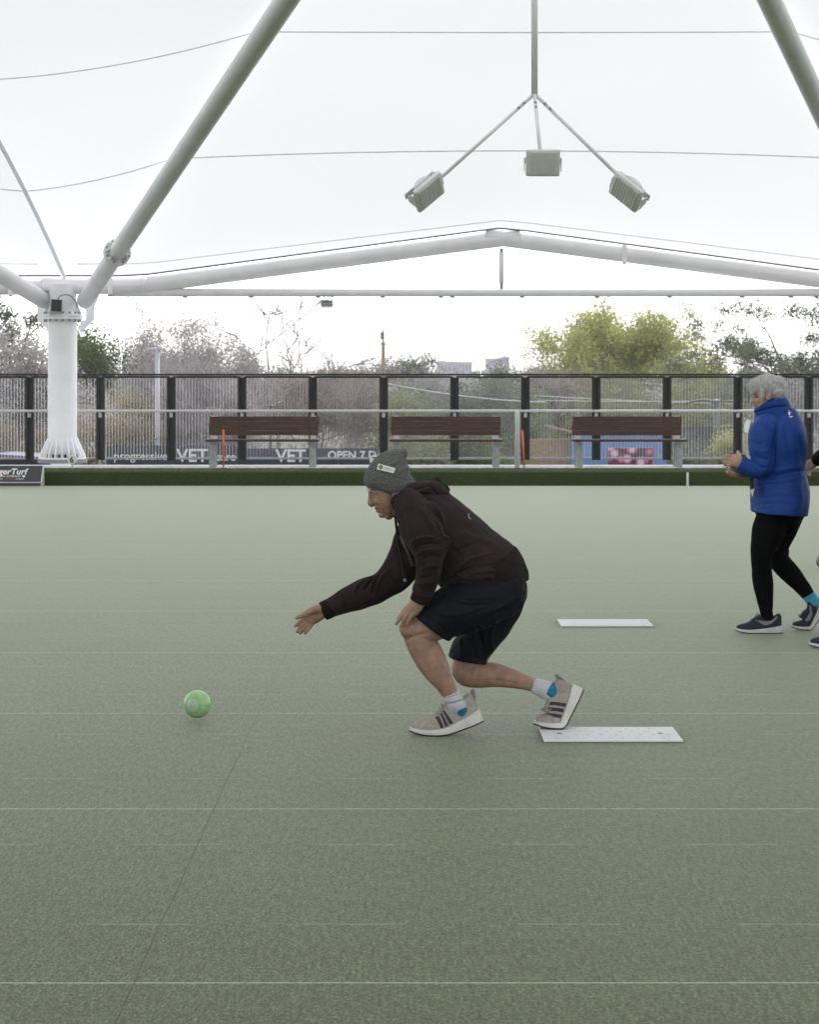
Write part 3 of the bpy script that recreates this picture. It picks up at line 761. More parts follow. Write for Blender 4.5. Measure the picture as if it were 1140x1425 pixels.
def tree(name, label, px, top_px, Y, width_px, seed, leaf=None, n_leaf=9000, lsize=.16, levels=3, bark=None, twig=False, cat='tree', group=None, trunk=.16, spread=.6, droop=0., clump=.9, aspect=2.2, up=.4, n_child=(3, 5), lean=(0, 0), thick=1., squash=None, base=None, clumps=0, minr=.007):
    rng = np.random.default_rng(seed)
    b = P(px, 534, Y); bz = GZ - .05 if base is None else base
    z_top = P(px, top_px, Y).z
    segs, tips = grow(rng, (0, 0, 0), 1.0, .045 * thick, levels, spread, n_child=n_child, up=up, droop=droop, lean=lean)
    # fit the skeleton to the height and width the tree has in the photograph
    allp = tips
    h = np.percentile(allp[:, 2], 98); wx = (np.percentile(allp[:, 0], 97) - np.percentile(allp[:, 0], 3)) / 2
    mid = (np.percentile(allp[:, 0], 97) + np.percentile(allp[:, 0], 3)) / 2
    W = width_px / 2 * Y / F; pad = clump * .5 if leaf else 0
    sz = (z_top - bz - pad * .6) / h; sx = max(.2, (W - pad * .6)) / wx
    S = np.array([sx, sx, sz])
    O = np.array([b.x, Y, bz])
    def fit(p):
        q = p * S; q[:, 0] -= mid * sx * np.clip(p[:, 2] / h, 0, 1); return q + O
    rs = (sx + sz) / 2
    segs2 = np.concatenate([fit(segs[:, :3]), fit(segs[:, 3:6]), np.maximum(segs[:, 6:8] * rs * .8, minr), segs[:, 8:]], 1)
    tips2 = fit(tips)
    t = thing(name, (b.x, Y, bz), label, cat, group)
    big = segs2[segs2[:, 8] <= 1]; small = segs2[segs2[:, 8] > 1]
    v1, f1 = prisms(big[:, :8], 7); mkobj('trunk', npmesh(v1, f1), bark or M_bark, t, smooth=True)
    if len(small):
        v2, f2 = prisms(small[:, :8], 4); mkobj('branches', npmesh(v2, f2), (M_twig if twig else (bark or M_bark)), t)
    if leaf:
        v, f = leaf_cards(rng, tips2, n_leaf, clump, lsize, aspect, droop=droop, clumps=clumps); mkobj('crown', npmesh(v, f), LM[leaf], t)
    elif twig:
        n = min(len(tips2) * 9, 9000) if twig != 'sparse' else len(tips2) * 2
        idx = rng.integers(0, len(tips2), n); p0 = tips2[idx] + rng.normal(0, .12, (n, 3)); d = rng.normal(0, 1, (n, 3)); d[:, 2] += .5
        p1 = p0 + d * rng.uniform(.15, .45, (n, 1)); sg = np.concatenate([p0, p1, np.full((n, 1), .009), np.full((n, 1), .004)], 1)
        v, f = prisms(sg, 3); mkobj('crown', npmesh(v, f), M_twigb if twig == 'brown' else M_twig, t)
    return t

G1 = 'trees beyond the fence'
# far line of low trees that closes the horizon
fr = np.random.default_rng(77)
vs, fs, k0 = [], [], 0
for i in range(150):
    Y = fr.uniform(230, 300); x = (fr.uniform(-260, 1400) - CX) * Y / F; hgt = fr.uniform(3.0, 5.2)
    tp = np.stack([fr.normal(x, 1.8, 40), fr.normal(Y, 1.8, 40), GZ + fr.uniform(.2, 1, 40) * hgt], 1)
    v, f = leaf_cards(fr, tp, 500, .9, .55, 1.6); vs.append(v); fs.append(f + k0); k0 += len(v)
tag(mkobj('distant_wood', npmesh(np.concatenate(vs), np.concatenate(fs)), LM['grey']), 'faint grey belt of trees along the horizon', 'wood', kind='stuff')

tree('gum_tree', 'sparse gum tree with long bare limbs at the left edge', 8, 404, 62, 150, 11, 'gum', 5000, .15, 4, M_barkp, spread=.55, clump=.40, aspect=3, droop=.3, group=G1, thick=1.0, clumps=46)
tree('shrub_tree', 'pale straw coloured bushy tree left of the white column', 25, 470, 56, 140, 12, 'mauve', 16000, .12, 4, None, spread=.75, clump=.55, group=G1)
tree('leafy_tree', 'dark leafy tree just right of the white column', 135, 464, 70, 105, 13, 'green', 9000, .14, 4, spread=.7, clump=.6, group=G1)
tree('winter_tree', 'domed mauve-grey winter tree, the largest behind the left fence panels', 268, 442, 78, 170, 14, 'mauve', 25000, .12, 4, M_barkp, spread=.85, clump=.65, group=G1, n_child=(4, 5))
tree('winter_tree', 'lower mauve-grey winter tree between the dome and the bare branches', 345, 492, 75, 110, 15, 'mauve', 14000, .12, 4, M_barkp, spread=.8, clump=.5, group=G1)
tree('bare_tree', 'bare tree with thin forked branches rising toward the tie pipe', 395, 408, 66, 185, 16, None, 0, 0, 4, M_bark, twig='sparse', minr=.02, spread=.42, up=.55, group=G1, n_child=(2, 2), thick=.5)
tree('winter_tree', 'brownish leafless tree behind the left bench', 300, 530, 57, 120, 17, None, 0, 0, 5, M_bark, twig=True, spread=.75, group=G1, thick=.7)
tree('winter_tree', 'brownish leafless tree behind the right end of the left bench', 452, 532, 60, 130, 18, None, 0, 0, 5, M_bark, twig='brown', spread=.75, group=G1, thick=.7)
tree('winter_tree', 'tangled grey leafless tree just left of the dark middle fence post', 505, 503, 72, 110, 19, 'grey', 6000, .11, 4, M_bark, spread=.8, clump=.5, group=G1)
tree('shrub_tree', 'straw coloured shrub behind the fence panel right of the column', 180, 545, 55, 80, 20, 'straw', 7000, .09, 4, spread=.8, clump=.45, group=G1)
tree('winter_tree', 'thin leafless tree behind the light pole', 232, 525, 60, 90, 21, None, 0, 0, 5, M_bark, twig=True, spread=.7, group=G1, thick=.6)
tree('leafy_tree', 'rounded grey-green tree right of the timber power pole', 572, 494, 95, 62, 22, 'gum', 6000, .15, 4, spread=.85, clump=.6, group=G1)
tree('leafy_tree', 'loose green tree behind the middle bench', 560, 545, 54, 75, 23, 'olive', 6000, .10, 4, spread=.7, clump=.4, group=G1)
tree('winter_tree', 'grey winter tree above the middle bench', 615, 519, 66, 120, 24, 'grey', 9000, .10, 4, spread=.85, clump=.5, group=G1)
tree('leafy_tree', 'grey-green tree behind the right end of the middle bench', 682, 516, 58, 110, 25, 'gum', 10000, .10, 4, spread=.8, clump=.45, group=G1)
tree('winter_tree', 'reddish brown leafless tree above the brick wall', 765, 530, 72, 120, 26, None, 0, 0, 5, M_bark, twig='brown', spread=.8, group=G1, thick=.7)
tree('lime_tree', 'big yellow-green tree rising highest behind the right fence panels', 862, 432, 92, 190, 27, 'lime', 34000, .16, 4, M_barkp, spread=.85, clump=.75, group=G1, n_child=(4, 5))
tree('lime_tree', 'lower yellow-green tree right of the biggest one', 985, 482, 88, 110, 28, 'lime', 12000, .14, 4, M_barkp, spread=.85, clump=.6, group=G1)
tree('lime_tree', 'low yellow-green tree left of the biggest one', 795, 462, 90, 70, 29, 'lime', 7000, .14, 4, M_barkp, spread=.8, clump=.6, group=G1)
tree('leafy_tree', 'green weeping tree behind the fence over the right bench', 850, 520, 70, 130, 30, 'olive', 12000, .11, 4, spread=.8, clump=.6, droop=.5, group=G1)
tree('leafy_tree', 'green weeping tree behind the lamp post', 975, 522, 74, 120, 31, 'olive', 11000, .12, 4, spread=.8, clump=.6, droop=.5, group=G1)
tree('gum_tree', 'tall sparse gum tree in front of the sky at the right edge', 1118, 372, 64, 290, 32, 'gum', 26000, .13, 4, M_bark, spread=.75, clump=.42, aspect=3, droop=.3, group=G1, thick=1.3, up=.25, clumps=180)
tree('leafy_tree', 'faint grey tree left of the gum, above the woman', 1046, 506, 130, 40, 33, 'grey', 5000, .2, 4, spread=.85, clump=.8, group=G1)
tree('winter_tree', 'grey winter tree behind the right edge fence panel', 1105, 528, 60, 110, 34, 'grey', 9000, .10, 4, spread=.8, clump=.5, group=G1)
GB = 'shrubs beyond the fence'
tree('shrub', 'leafy green shrub under the middle bench', 585, 588, 47, 85, 41, 'olive', 5000, .09, 3, spread=.9, clump=.4, cat='shrub', group=GB)
tree('shrub', 'leafy green shrub left of the brick wall', 672, 592, 48, 90, 42, 'green', 5000, .09, 3, spread=.9, clump=.4, cat='shrub', group=GB)
tree('shrub', 'grey-green shrub between the right bench and the lamp post', 962, 604, 47, 60, 43, 'gum', 4000, .08, 3, spread=.9, clump=.35, cat='shrub', group=GB)
tree('shrub', 'yellow-green shrub beside the lamp post', 1012, 600, 48, 60, 44, 'lime', 4000, .08, 3, spread=.9, clump=.35, cat='shrub', group=GB)
tree('shrub', 'grey twiggy shrub behind the woman', 1085, 580, 47, 100, 45, 'grey', 5000, .08, 3, spread=.9, clump=.4, cat='shrub', group=GB)

def undergrowth(xa, xb, Y0, Y1, top, leaf, n, seed, label):
    rng = np.random.default_rng(seed); m = n // 60
    Y = rng.uniform(Y0, Y1, m); px = rng.uniform(xa, xb, m); tp = top + rng.normal(0, 14, m) + 12 * np.sin(px / 23.)
    zt = H - (tp - CY) * Y / F; z = GZ + .1 + (zt - GZ) * rng.uniform(0, 1, m) ** .6
    c = np.stack([(px - CX) * Y / F, Y, z], 1); v, f = leaf_cards(rng, c, n, .38, .13, 2.0)
    tag(mkobj('undergrowth', npmesh(v, f), LM[leaf]), label, 'undergrowth', kind='stuff')
undergrowth(-600, 545, 61, 67, 560, 'mauve', 44000, 91, 'mauve-grey winter undergrowth behind the left fence panels')
undergrowth(-160, 300, 58, 61, 590, 'straw', 14000, 92, 'straw coloured undergrowth behind the leftmost fence panels')
undergrowth(540, 760, 60, 66, 555, 'gum', 26000, 93, 'grey-green undergrowth behind the middle bench')
undergrowth(740, 1900, 66, 74, 556, 'olive', 90000, 94, 'olive green undergrowth behind the right fence panels')

# ------------------------------------------------------------------ hoarding with lettering, walls
M_navy = mat('navy_hoarding', (.035, .04, .06), .6, var=.15, vscale=2)
Yh = 50.
def hoard(pxa, pxb, top, label, words):
    a, b = P(pxa, top, Yh), P(pxb, top, Yh)
    t = thing('hoarding', ((a.x + b.x) / 2, Yh, GZ), label, 'hoarding')
    n = max(2, round((b.x - a.x) / 1.5)); w = (b.x - a.x) / n
    for i in range(n):
        MB().box((a.x + (i + .5) * w, Yh + .02, (a.z + GZ) / 2), (w - .012, .03, a.z - GZ)).build('board', M_navy, t)
    for i in range(n + 1): MB().box((a.x + i * w, Yh + .08, (a.z + GZ) / 2), (.06, .06, a.z - GZ)).build('post', M_galv, t)
    for s, px, py, size, off in words:
        q = P(px, py, Yh); text('lettering', s, size, (q.x, Yh - .004, q.z), M_wtext, t, extr=.003, offset=off)
hoard(148, 330, 620, 'navy hoarding lettered progressive VET care right of the column', [('progressive', 158, 640, .30, .001), ('VET', 246, 642.5, .47, .008), ('care', 300, 641, .30, .004)])
hoard(332, 540, 624, 'navy hoarding lettered VET and OPEN 7 DAYS behind the left bench', [('VET', 384, 642.5, .45, .01), ('OPEN 7 DAYS', 456, 638.5, .285, .008)])
def brick_wall(pxa, pxb, top, Y, label):
    a, b = P(pxa, top, Y), P(pxb, top, Y); t = thing('brick_wall', ((a.x + b.x) / 2, Y, GZ), label, 'wall')
    MB().box(((a.x + b.x) / 2, Y + .06, (a.z + GZ) / 2), (b.x - a.x, .1, a.z - GZ)).build('mortar_core', mat('mortar', (.42, .38, .32), .9), t)
    bw, bh = .24, .086; nb = 0; vs = MB()
    rows = int((a.z - GZ) / bh)
    for r in range(rows):
        x = a.x - (bw / 2 if r % 2 else 0); z = a.z - (r + .5) * bh
        while x < b.x - .02:
            x0_, x1_ = max(x, a.x), min(x + bw, b.x)
            if x1_ - x0_ > .03: vs.box(((x0_ + x1_) / 2, Y, z), (x1_ - x0_ - .01, .05, bh - .01))
            x += bw
    o = vs.build('bricks', mat('cream_brick', (.50, .35, .22), .9, var=.3, vscale=9), t); o['kind'] = 'stuff'
brick_wall(728, 797, 611, 58, 'cream brick wall left of the blue shed')
Yw = 57.5
a, b = P(795, 606, Yw), P(928, 606, Yw)
t = thing('blue_wall', ((a.x + b.x) / 2, Yw, GZ), 'light blue ribbed metal shed wall with a low pitched roof behind the right bench', 'wall')
M_blue = mat('pale_blue_paint', (.17, .30, .56), .6, var=.1, vscale=1.5)
nb = 18; w = (b.x - a.x) / nb
for i in range(nb): MB().box((a.x + (i + .5) * w, Yw + (.012 if i % 2 else 0), (a.z + GZ) / 2), (w - .004, .05, a.z - GZ)).build('panel', M_blue, t)
MB().prism([Vector((a.x - .8, Yw - .1, a.z + .27)), Vector((a.x + .2, Yw - .1, a.z + .03)), Vector((b.x + .2, Yw - .1, a.z + .03)), Vector((b.x + .2, Yw - .1, a.z + .09)), Vector((a.x + .2, Yw - .1, a.z + .09)), Vector((a.x - .8, Yw - .1, a.z + .33))], (0, .5, 0)).build('roof_edge', mat('faded_red_roof', (.42, .25, .23), .7, var=.2, vscale=3), t)
# flower poster: flat print
def poster_material():
    m = bpy.data.materials.new('pink_flower_print'); m.use_nodes = True; n, l = m.node_tree.nodes, m.node_tree.links; p = n['Principled BSDF']
    geo = n.new('ShaderNodeNewGeometry'); v = n.new('ShaderNodeTexVoronoi'); v.inputs['Scale'].default_value = 3.3; v.inputs['Randomness'].default_value = .75; l.new(geo.outputs['Position'], v.inputs['Vector'])
    r = n.new('ShaderNodeValToRGB'); l.new(v.outputs['Distance'], r.inputs['Fac'])
    e = r.color_ramp.elements; e[0].position = .0; e[0].color = (.62, .45, .55, 1); e[1].position = .62; e[1].color = (.05, .035, .05, 1)
    for pos, c in ((.22, (.75, .62, .70, 1)), (.38, (.6, .22, .38, 1)), (.48, (.33, .04, .13, 1))):
        q = e.new(pos); q.color = c
    l.new(r.outputs[0], p.inputs['Base Color']); p.inputs['Roughness'].default_value = .6
    return m
a, b = P(846, 623.5, Yw - .06), P(909.5, 650, Yw - .06)
t = thing('poster', ((a.x + b.x) / 2, Yw - .06, b.z), 'wide poster of pink and white flowers on the blue wall', 'poster')
MB().box(((a.x + b.x) / 2, Yw - .055, (a.z + b.z) / 2), (b.x - a.x, .02, a.z - b.z)).build('print', poster_material(), t)
MB().box(((a.x + b.x) / 2, Yw - .035, (a.z + b.z) / 2), (b.x - a.x + .02, .02, a.z - b.z + .02)).build('backing', M_alu, t)
# dark paling fence
Yp = 59.; a, b = P(940, 594, Yp), P(1022, 594, Yp)
t = thing('paling_fence', ((a.x + b.x) / 2, Yp, GZ), 'dark grey paling fence beyond the lamp post', 'fence')
M_pal = mat('dark_grey_paling', (.07, .07, .08), .8, var=.2, vscale=3)
n = 16; w = (b.x - a.x) / n
for i in range(n): MB().box((a.x + (i + .5) * w, Yp + (.012 if i % 2 else 0), (a.z + GZ) / 2), (w - .008, .02, a.z - GZ)).build('paling', M_pal, t)
for z in (a.z - .3, GZ + .4): MB().box(((a.x + b.x) / 2, Yp + .05, z), (b.x - a.x, .05, .08)).build('rail', M_pal, t)

# ------------------------------------------------------------------ poles, lamps, wires
def pole(name, px, top, Y, r, m, label, cat='pole'):
    q = P(px, top, Y); t = thing(name, (q.x, Y, GZ), label, cat)
    MB().tube([(q.x, Y, GZ), (q.x, Y, (q.z + GZ) / 2), (q.x, Y, q.z)], [r * 1.1, r, r * .8], 12).build('shaft', m, t, smooth=True); return t, q
M_polew = mat('pale_grey_pole', (.52, .53, .56), .5, var=.1, vscale=2)
t, q = pole('light_pole', 219, 487, 54, .075, M_polew, 'pale street light pole behind the fence left of the left bench', 'light pole')
for s in (-1, 1): MB().box((q.x + s * .13, 54, q.z + .02), (.22, .12, .06), None, .01).build('lamp_head', M_polew, t)
M_timber = mat('yellowed_timber', (.30, .23, .10), .85, var=.3, vscale=3, stretch=(4, 4, .3))
t, q = pole('power_pole', 533.5, 476, 88, .10, M_timber, 'timber power pole with fittings against the white sky', 'power pole')
MB().tube([(q.x, 88, q.z), (q.x, 88, q.z + .55)], .045, 8).build('top_pin', M_galv, t)
MB().tube([(q.x - .04, 88, q.z + .1), (q.x - .04, 88, q.z + .45)], .09, 10).build('transformer', mat('slate_metal', (.16, .18, .22), .5), t)
MB().box((q.x, 88, q.z - .1), (.28, .08, .06)).build('cross_arm', M_timber, t)
MB().box((q.x + .2, 88, q.z - .75), (.3, .04, .04)).build('bracket', M_galv, t); MB().box((q.x + .34, 88, q.z - .72), (.08, .08, .14)).build('fitting', M_galv, t)
M_dpole = mat('dark_grey_pole', (.10, .105, .115), .5, var=.1, vscale=2)
t, q = pole('lamp_post', 997, 560, 49, .07, M_dpole, 'dark lamp post with a curved arm left of the woman', 'lamp post')
arm = [Vector(p) for p in cr([(q.x, 49, q.z - .02), (q.x - .25, 49, q.z + .06), (q.x - .55, 49, q.z + .03), (q.x - .75, 49, q.z - .02)], 5)]
MB().tube(arm, .03, 8).build('arm', M_dpole, t, smooth=True); MB().lathe((q.x, 49, q.z), [(.09, -.03), (.1, .05), (.03, .09)], 12).build('finial', M_dpole, t)
MB().box(arm[-1] + Vector((-.15, 0, -.01)), (.34, .12, .05), None, .01).build('lamp_head', M_dpole, t)
t, q = pole('lamp_post', 376, 566, 52, .045, M_dpole, 'thin dark lamp post with a flat head above the left bench', 'lamp post')
MB().box((q.x, 52, q.z + .02), (.26, .16, .05), None, .01).build('lamp_head', M_dpole, t)
M_wire = mat('pale_wire', (.45, .46, .48), .6)
def wire(x1, y1, x2, y2, Y, sag, label, r=.016):
    a, b = P(x1, y1, Y), P(x2, y2, Y + 4)
    pts = [a.lerp(b, u) + Vector((0, 0, -sag * 4 * u * (1 - u))) for u in np.linspace(0, 1, 24)]
    mb = MB().tube(pts, r, 5); o = mb.build('overhead_wire', M_wire, None, smooth=True, origin=a); tag(o, label, 'wire', 'overhead wires beyond the fence')
wire(-60, 503, 533, 500, 84, .35, 'overhead wire from the left edge to the timber power pole')
wire(533, 533, 760, 560, 50, .1, 'overhead wire sloping down right of the timber pole behind the fence')
wire(533, 490, 1250, 545, 84, .5, 'overhead wire sloping down across the yellow-green tree')
wire(700, 556, 1250, 548, 62, .15, 'overhead wire just above the handrail on the right')
wire(700, 548, 1250, 562, 63, .15, 'overhead wire sloping down behind the right fence panels')
wire(640, 478, 1250, 492, 110, .3, 'faint high overhead wire over the yellow-green tree', .012)

# ------------------------------------------------------------------ far buildings
M_fb = mat('far_pale_wall', (.46, .47, .55), .8, var=.06, vscale=.3); M_fg = mat('far_glass', (.22, .25, .36), .3, var=.1, vscale=.5); M_fw = mat('far_white_wall', (.62, .62, .66), .8)
Yf = 420.
def far_block(pxa, pxb, top, label, floors, cols, glass_top=False):
    a, b = P(pxa, top, Yf), P(pxb, top, Yf); t = thing('office_block', ((a.x + b.x) / 2, Yf, GZ), label, 'building', 'far office blocks')
    D = 14; MB().box(((a.x + b.x) / 2, Yf + D / 2, (a.z + GZ) / 2), (b.x - a.x, D, a.z - GZ)).build('wall', M_fw if glass_top else M_fb, t)
    MB().box(((a.x + b.x) / 2, Yf + D / 2, a.z + .2), (b.x - a.x + .4, D + .4, .4)).build('roof', M_fw, t)
    fh = (a.z - 0) / floors; w = (b.x - a.x) / cols
    for f in range(floors):
        for c in range(cols):
            MB().box((a.x + (c + .5) * w, Yf - .02, a.z - (f + .5) * fh), (w * (.92 if glass_top else .66), .1, fh * (.6 if not (glass_top and f == 0) else .9))).build('window', M_fg, t)
far_block(609, 657, 505.5, 'long low pale building on the skyline above the middle bench', 3, 10)
far_block(679, 697, 501, 'pale stepped office block on the skyline', 4, 4)
far_block(698.5, 709, 498.5, 'taller glazed office tower at the right of the skyline blocks', 5, 2, True)

# ------------------------------------------------------------------ parked cars
def car(px, Y, color, label, yaw=0):
    q = P(px, 600, Y); t = thing('parked_car', (q.x, Y, GZ), label, 'car')
    m = mat('car_' + label.split()[0], color, .5); gl = mat('car_glass', (.03, .035, .04), .1)
    prof = [(-2.15, .35), (-2.2, .62), (-1.95, .82), (-1.2, .92), (-.55, 1.40), (.2, 1.47), (1.05, 1.42), (1.75, .98), (2.1, .93), (2.2, .6), (2.15, .35)]
    MB().prism([Vector((q.x + x, Y - .85, GZ + z)) for x, z in prof], (0, 1.7, 0)).build('body', m, t, angle=30)
    for poly in ([(-1.0, .93), (-.5, 1.33), (.1, 1.40), (.1, .93)], [(.18, .93), (.18, 1.40), (.98, 1.35), (1.5, .98)]):
        MB().prism([Vector((q.x + x, Y - .862, GZ + z)) for x, z in poly], (0, .014, 0)).build('window', gl, t)
    for x in (-1.35, 1.35):
        for s in (-1, 1):
            w_ = MB().lathe((0, 0, 0), [(.30, -.09), (.33, -.05), (.33, .05), (.30, .09)], 20, 'Y').build('wheel', M_rubber, t); w_.location = (x, s * .80, .33)
            MB().lathe((0, 0, 0), [(.2, s * .092), (.17, s * .1)], 14, 'Y').build('rim', M_alu, w_).location = (0, 0, 0)
    for s in (-.6, .6): MB().box((q.x - 2.14, Y + s, GZ + .7), (.12, .3, .12), None, .02).build('headlight', M_disc, t)
car(-6, 40, (.03, .04, .09), 'dark blue parked car low behind the fence at the left edge')

# ------------------------------------------------------------------ the hazy air
def haze_box():
    m = bpy.data.materials.new('hazy_air'); m.use_nodes = True; n, l = m.node_tree.nodes, m.node_tree.links; n.remove(n['Principled BSDF'])
    v = n.new('ShaderNodeVolumePrincipled'); v.inputs['Color'].default_value = (.95, .96, 1, 1); v.inputs['Density'].default_value = .0006; v.inputs['Anisotropy'].default_value = .2
    l.new(v.outputs[0], n['Material Output'].inputs['Volume'])
    b = MB().box((0, 240, 4.0), (700, 620, 2 * (4.0 - GZ) + 2)); o = b.build('haze', m); tag(o, kind='stuff')
haze_box()
# ------------------------------------------------------------------ people: lofted limbs merged into one skin, clothes over it
def loft(st, k=6, seg=22, cap0=1, cap1=1, pw=1.0):
    """st rows: picture x, picture y, distance Y, half width in picture px, half depth in m -> closed tube"""
    rows = []
    for (x, y, Y, a, b) in st:
        c = P(x, y, Y); rows.append((c.x, c.y, c.z, a * Y / F, b))
    q = cr(rows, k); n = len(q); vs = []; fs = []
    rings = []
    for i in range(n):
        t = q[min(i + 1, n - 1), :3] - q[max(i - 1, 0), :3]; t = t / (np.linalg.norm(t) + 1e-12)
        nn = np.cross(t, [0, 1., 0]); L = np.linalg.norm(nn)
        nn = nn / L if L > .15 else np.array([1., 0, 0]); d = np.cross(nn, t)
        rings.append((q[i, :3], nn, d, max(q[i, 3], .0008), max(q[i, 4], .0008), t))
    ext = []
    if cap0:
        c, nn, d, a, b, t = rings[0]
        for th in (75, 50, 25): s = math.cos(math.radians(th)); ext.append((c - t * min(a, b) * math.sin(math.radians(th)) * cap0, nn, d, a * s, b * s, t))
    ext += rings
    if cap1:
        c, nn, d, a, b, t = rings[-1]
        for th in (25, 50, 75): s = math.cos(math.radians(th)); ext.append((c + t * min(a, b) * math.sin(math.radians(th)) * cap1, nn, d, a * s, b * s, t))
    for c, nn, d, a, b, t in ext:
        for j in range(seg):
            th = 2 * math.pi * j / seg; co, si = math.cos(th), math.sin(th)
            co, si = math.copysign(abs(co) ** pw, co), math.copysign(abs(si) ** pw, si)
            vs.append(c + nn * a * co + d * b * si)
    m = len(ext)
    for i in range(m - 1):
        for j in range(seg):
            j2 = (j + 1) % seg; fs.append((i * seg + j, i * seg + j2, (i + 1) * seg + j2, (i + 1) * seg + j))
    fs += [tuple(range(seg))[::-1], tuple((m - 1) * seg + j for j in range(seg))]
    return vs, fs
def ell(x, y, Y, ax, az, by, rot=0., n=16):
    c = np.array(P(x, y, Y)); s = Y / F; vs, fs = [], []; r = math.radians(rot)
    for i in range(n + 1):
        ph = math.pi * (i + .001) / (n + .002)
        for j in range(n * 2):
            th = math.pi * j / n
            u, w, v = math.sin(ph) * math.cos(th) * ax * s, math.cos(ph) * az * s, math.sin(ph) * math.sin(th) * by
            vs.append(c + np.array([u * math.cos(r) - w * math.sin(r), v, u * math.sin(r) + w * math.cos(r)]))
    m = n * 2
    for i in range(n):
        for j in range(m): fs.append((i * m + j, i * m + (j + 1) % m, (i + 1) * m + (j + 1) % m, (i + 1) * m + j))
    fs += [tuple(range(m)), tuple(n * m + j for j in range(m))[::-1]]
    return vs, fs

def union(parts, voxel, smooth=4, fac=.5):
    mb = MB()
    for vs, fs in parts: mb.add(vs, fs)
    me = mb.mesh('merge'); o = bpy.data.objects.new('merge', me); COL.objects.link(o)
    r = o.modifiers.new('r', 'REMESH'); r.mode = 'VOXEL'; r.voxel_size = voxel; r.adaptivity = 0
    if smooth:
        s = o.modifiers.new('s', 'SMOOTH'); s.factor = fac; s.iterations = smooth
    dg = bpy.context.evaluated_depsgraph_get()
    out = bpy.data.meshes.new_from_object(o.evaluated_get(dg))
    bpy.data.objects.remove(o); bpy.data.meshes.remove(me)
    return out

def vdata(me):
    n = len(me.vertices); co = np.empty(n * 3, np.float32); me.vertices.foreach_get('co', co)
    no = np.empty(n * 3, np.float32); me.vertex_normals.foreach_get('vector', no)
    return co.reshape(-1, 3).astype(float), no.reshape(-1, 3).astype(float)
def setco(me, co): me.vertices.foreach_set('co', co.astype(np.float32).ravel()); me.update()

def wrinkle(me, amp, lo, hi, seed, n=14, aniso=None):
    co, no = vdata(me); rng = np.random.default_rng(seed); d = np.zeros(len(co))
    for _ in range(n):
        k = rng.normal(0, 1, 3)
        if aniso is not None: k = k * np.asarray(aniso)
        k /= np.linalg.norm(k); lam = rng.uniform(lo, hi); ph = rng.uniform(0, 6.28)
        d += np.sin(co @ k * 2 * math.pi / lam + ph + 1.2 * np.sin(co @ rng.normal(0, 1, 3) * 9)) * (lam / hi)
    setco(me, co + no * (d * amp / math.sqrt(n))[:, None])

FOLD = 1.9
def sculpt(me, folds):
    """folds: (picture polyline, width px, height m[, side]); side -1 = only what faces the viewer"""
    co, no = vdata(me)
    px = np.stack([CX + co[:, 0] / co[:, 1] * F, CY - (co[:, 2] - H) / co[:, 1] * F], 1)
    disp = np.zeros(len(co)); face = np.clip(-no[:, 1] * 2.0 + .45, 0, 1)
    for pts, w, h in folds:
        pts = cr(np.asarray(pts, float), 5); best = np.full(len(co), 1e9); tt = np.zeros(len(co))
        lo, hi = pts.min(0) - 4 * w, pts.max(0) + 4 * w
        m = np.where((px[:, 0] > lo[0]) & (px[:, 0] < hi[0]) & (px[:, 1] > lo[1]) & (px[:, 1] < hi[1]))[0]
        q = px[m]; bm_ = np.full(len(m), 1e9); bt = np.zeros(len(m)); ns = len(pts) - 1
        for i in range(ns):
            a, b = pts[i], pts[i + 1]; ab = b - a
            t = np.clip(((q - a) @ ab) / (ab @ ab + 1e-9), 0, 1); dd = np.linalg.norm(q - a - t[:, None] * ab, axis=1)
            u = dd < bm_; bm_[u] = dd[u]; bt[u] = (i + t[u]) / ns
        taper = np.sqrt(np.clip(4 * bt * (1 - bt), .0, 1)) * .85 + .15
        disp[m] += h * FOLD * np.exp(-(bm_ / w) ** 2) * taper
    setco(me, co + no * (disp * face)[:, None])

def smooth_obj(name, me, m, parent):
    me.polygons.foreach_set('use_smooth', [True] * len(me.polygons))
    return mkobj(name, me, m, parent)

def skin_material(name, col, red=(.42, .16, .12)):
    m = mat(name, col, .52, var=.26, vscale=22, bump=.22, bscale=240, sss=.08, spec=.4, dirt=(red, 9., .35)); return m

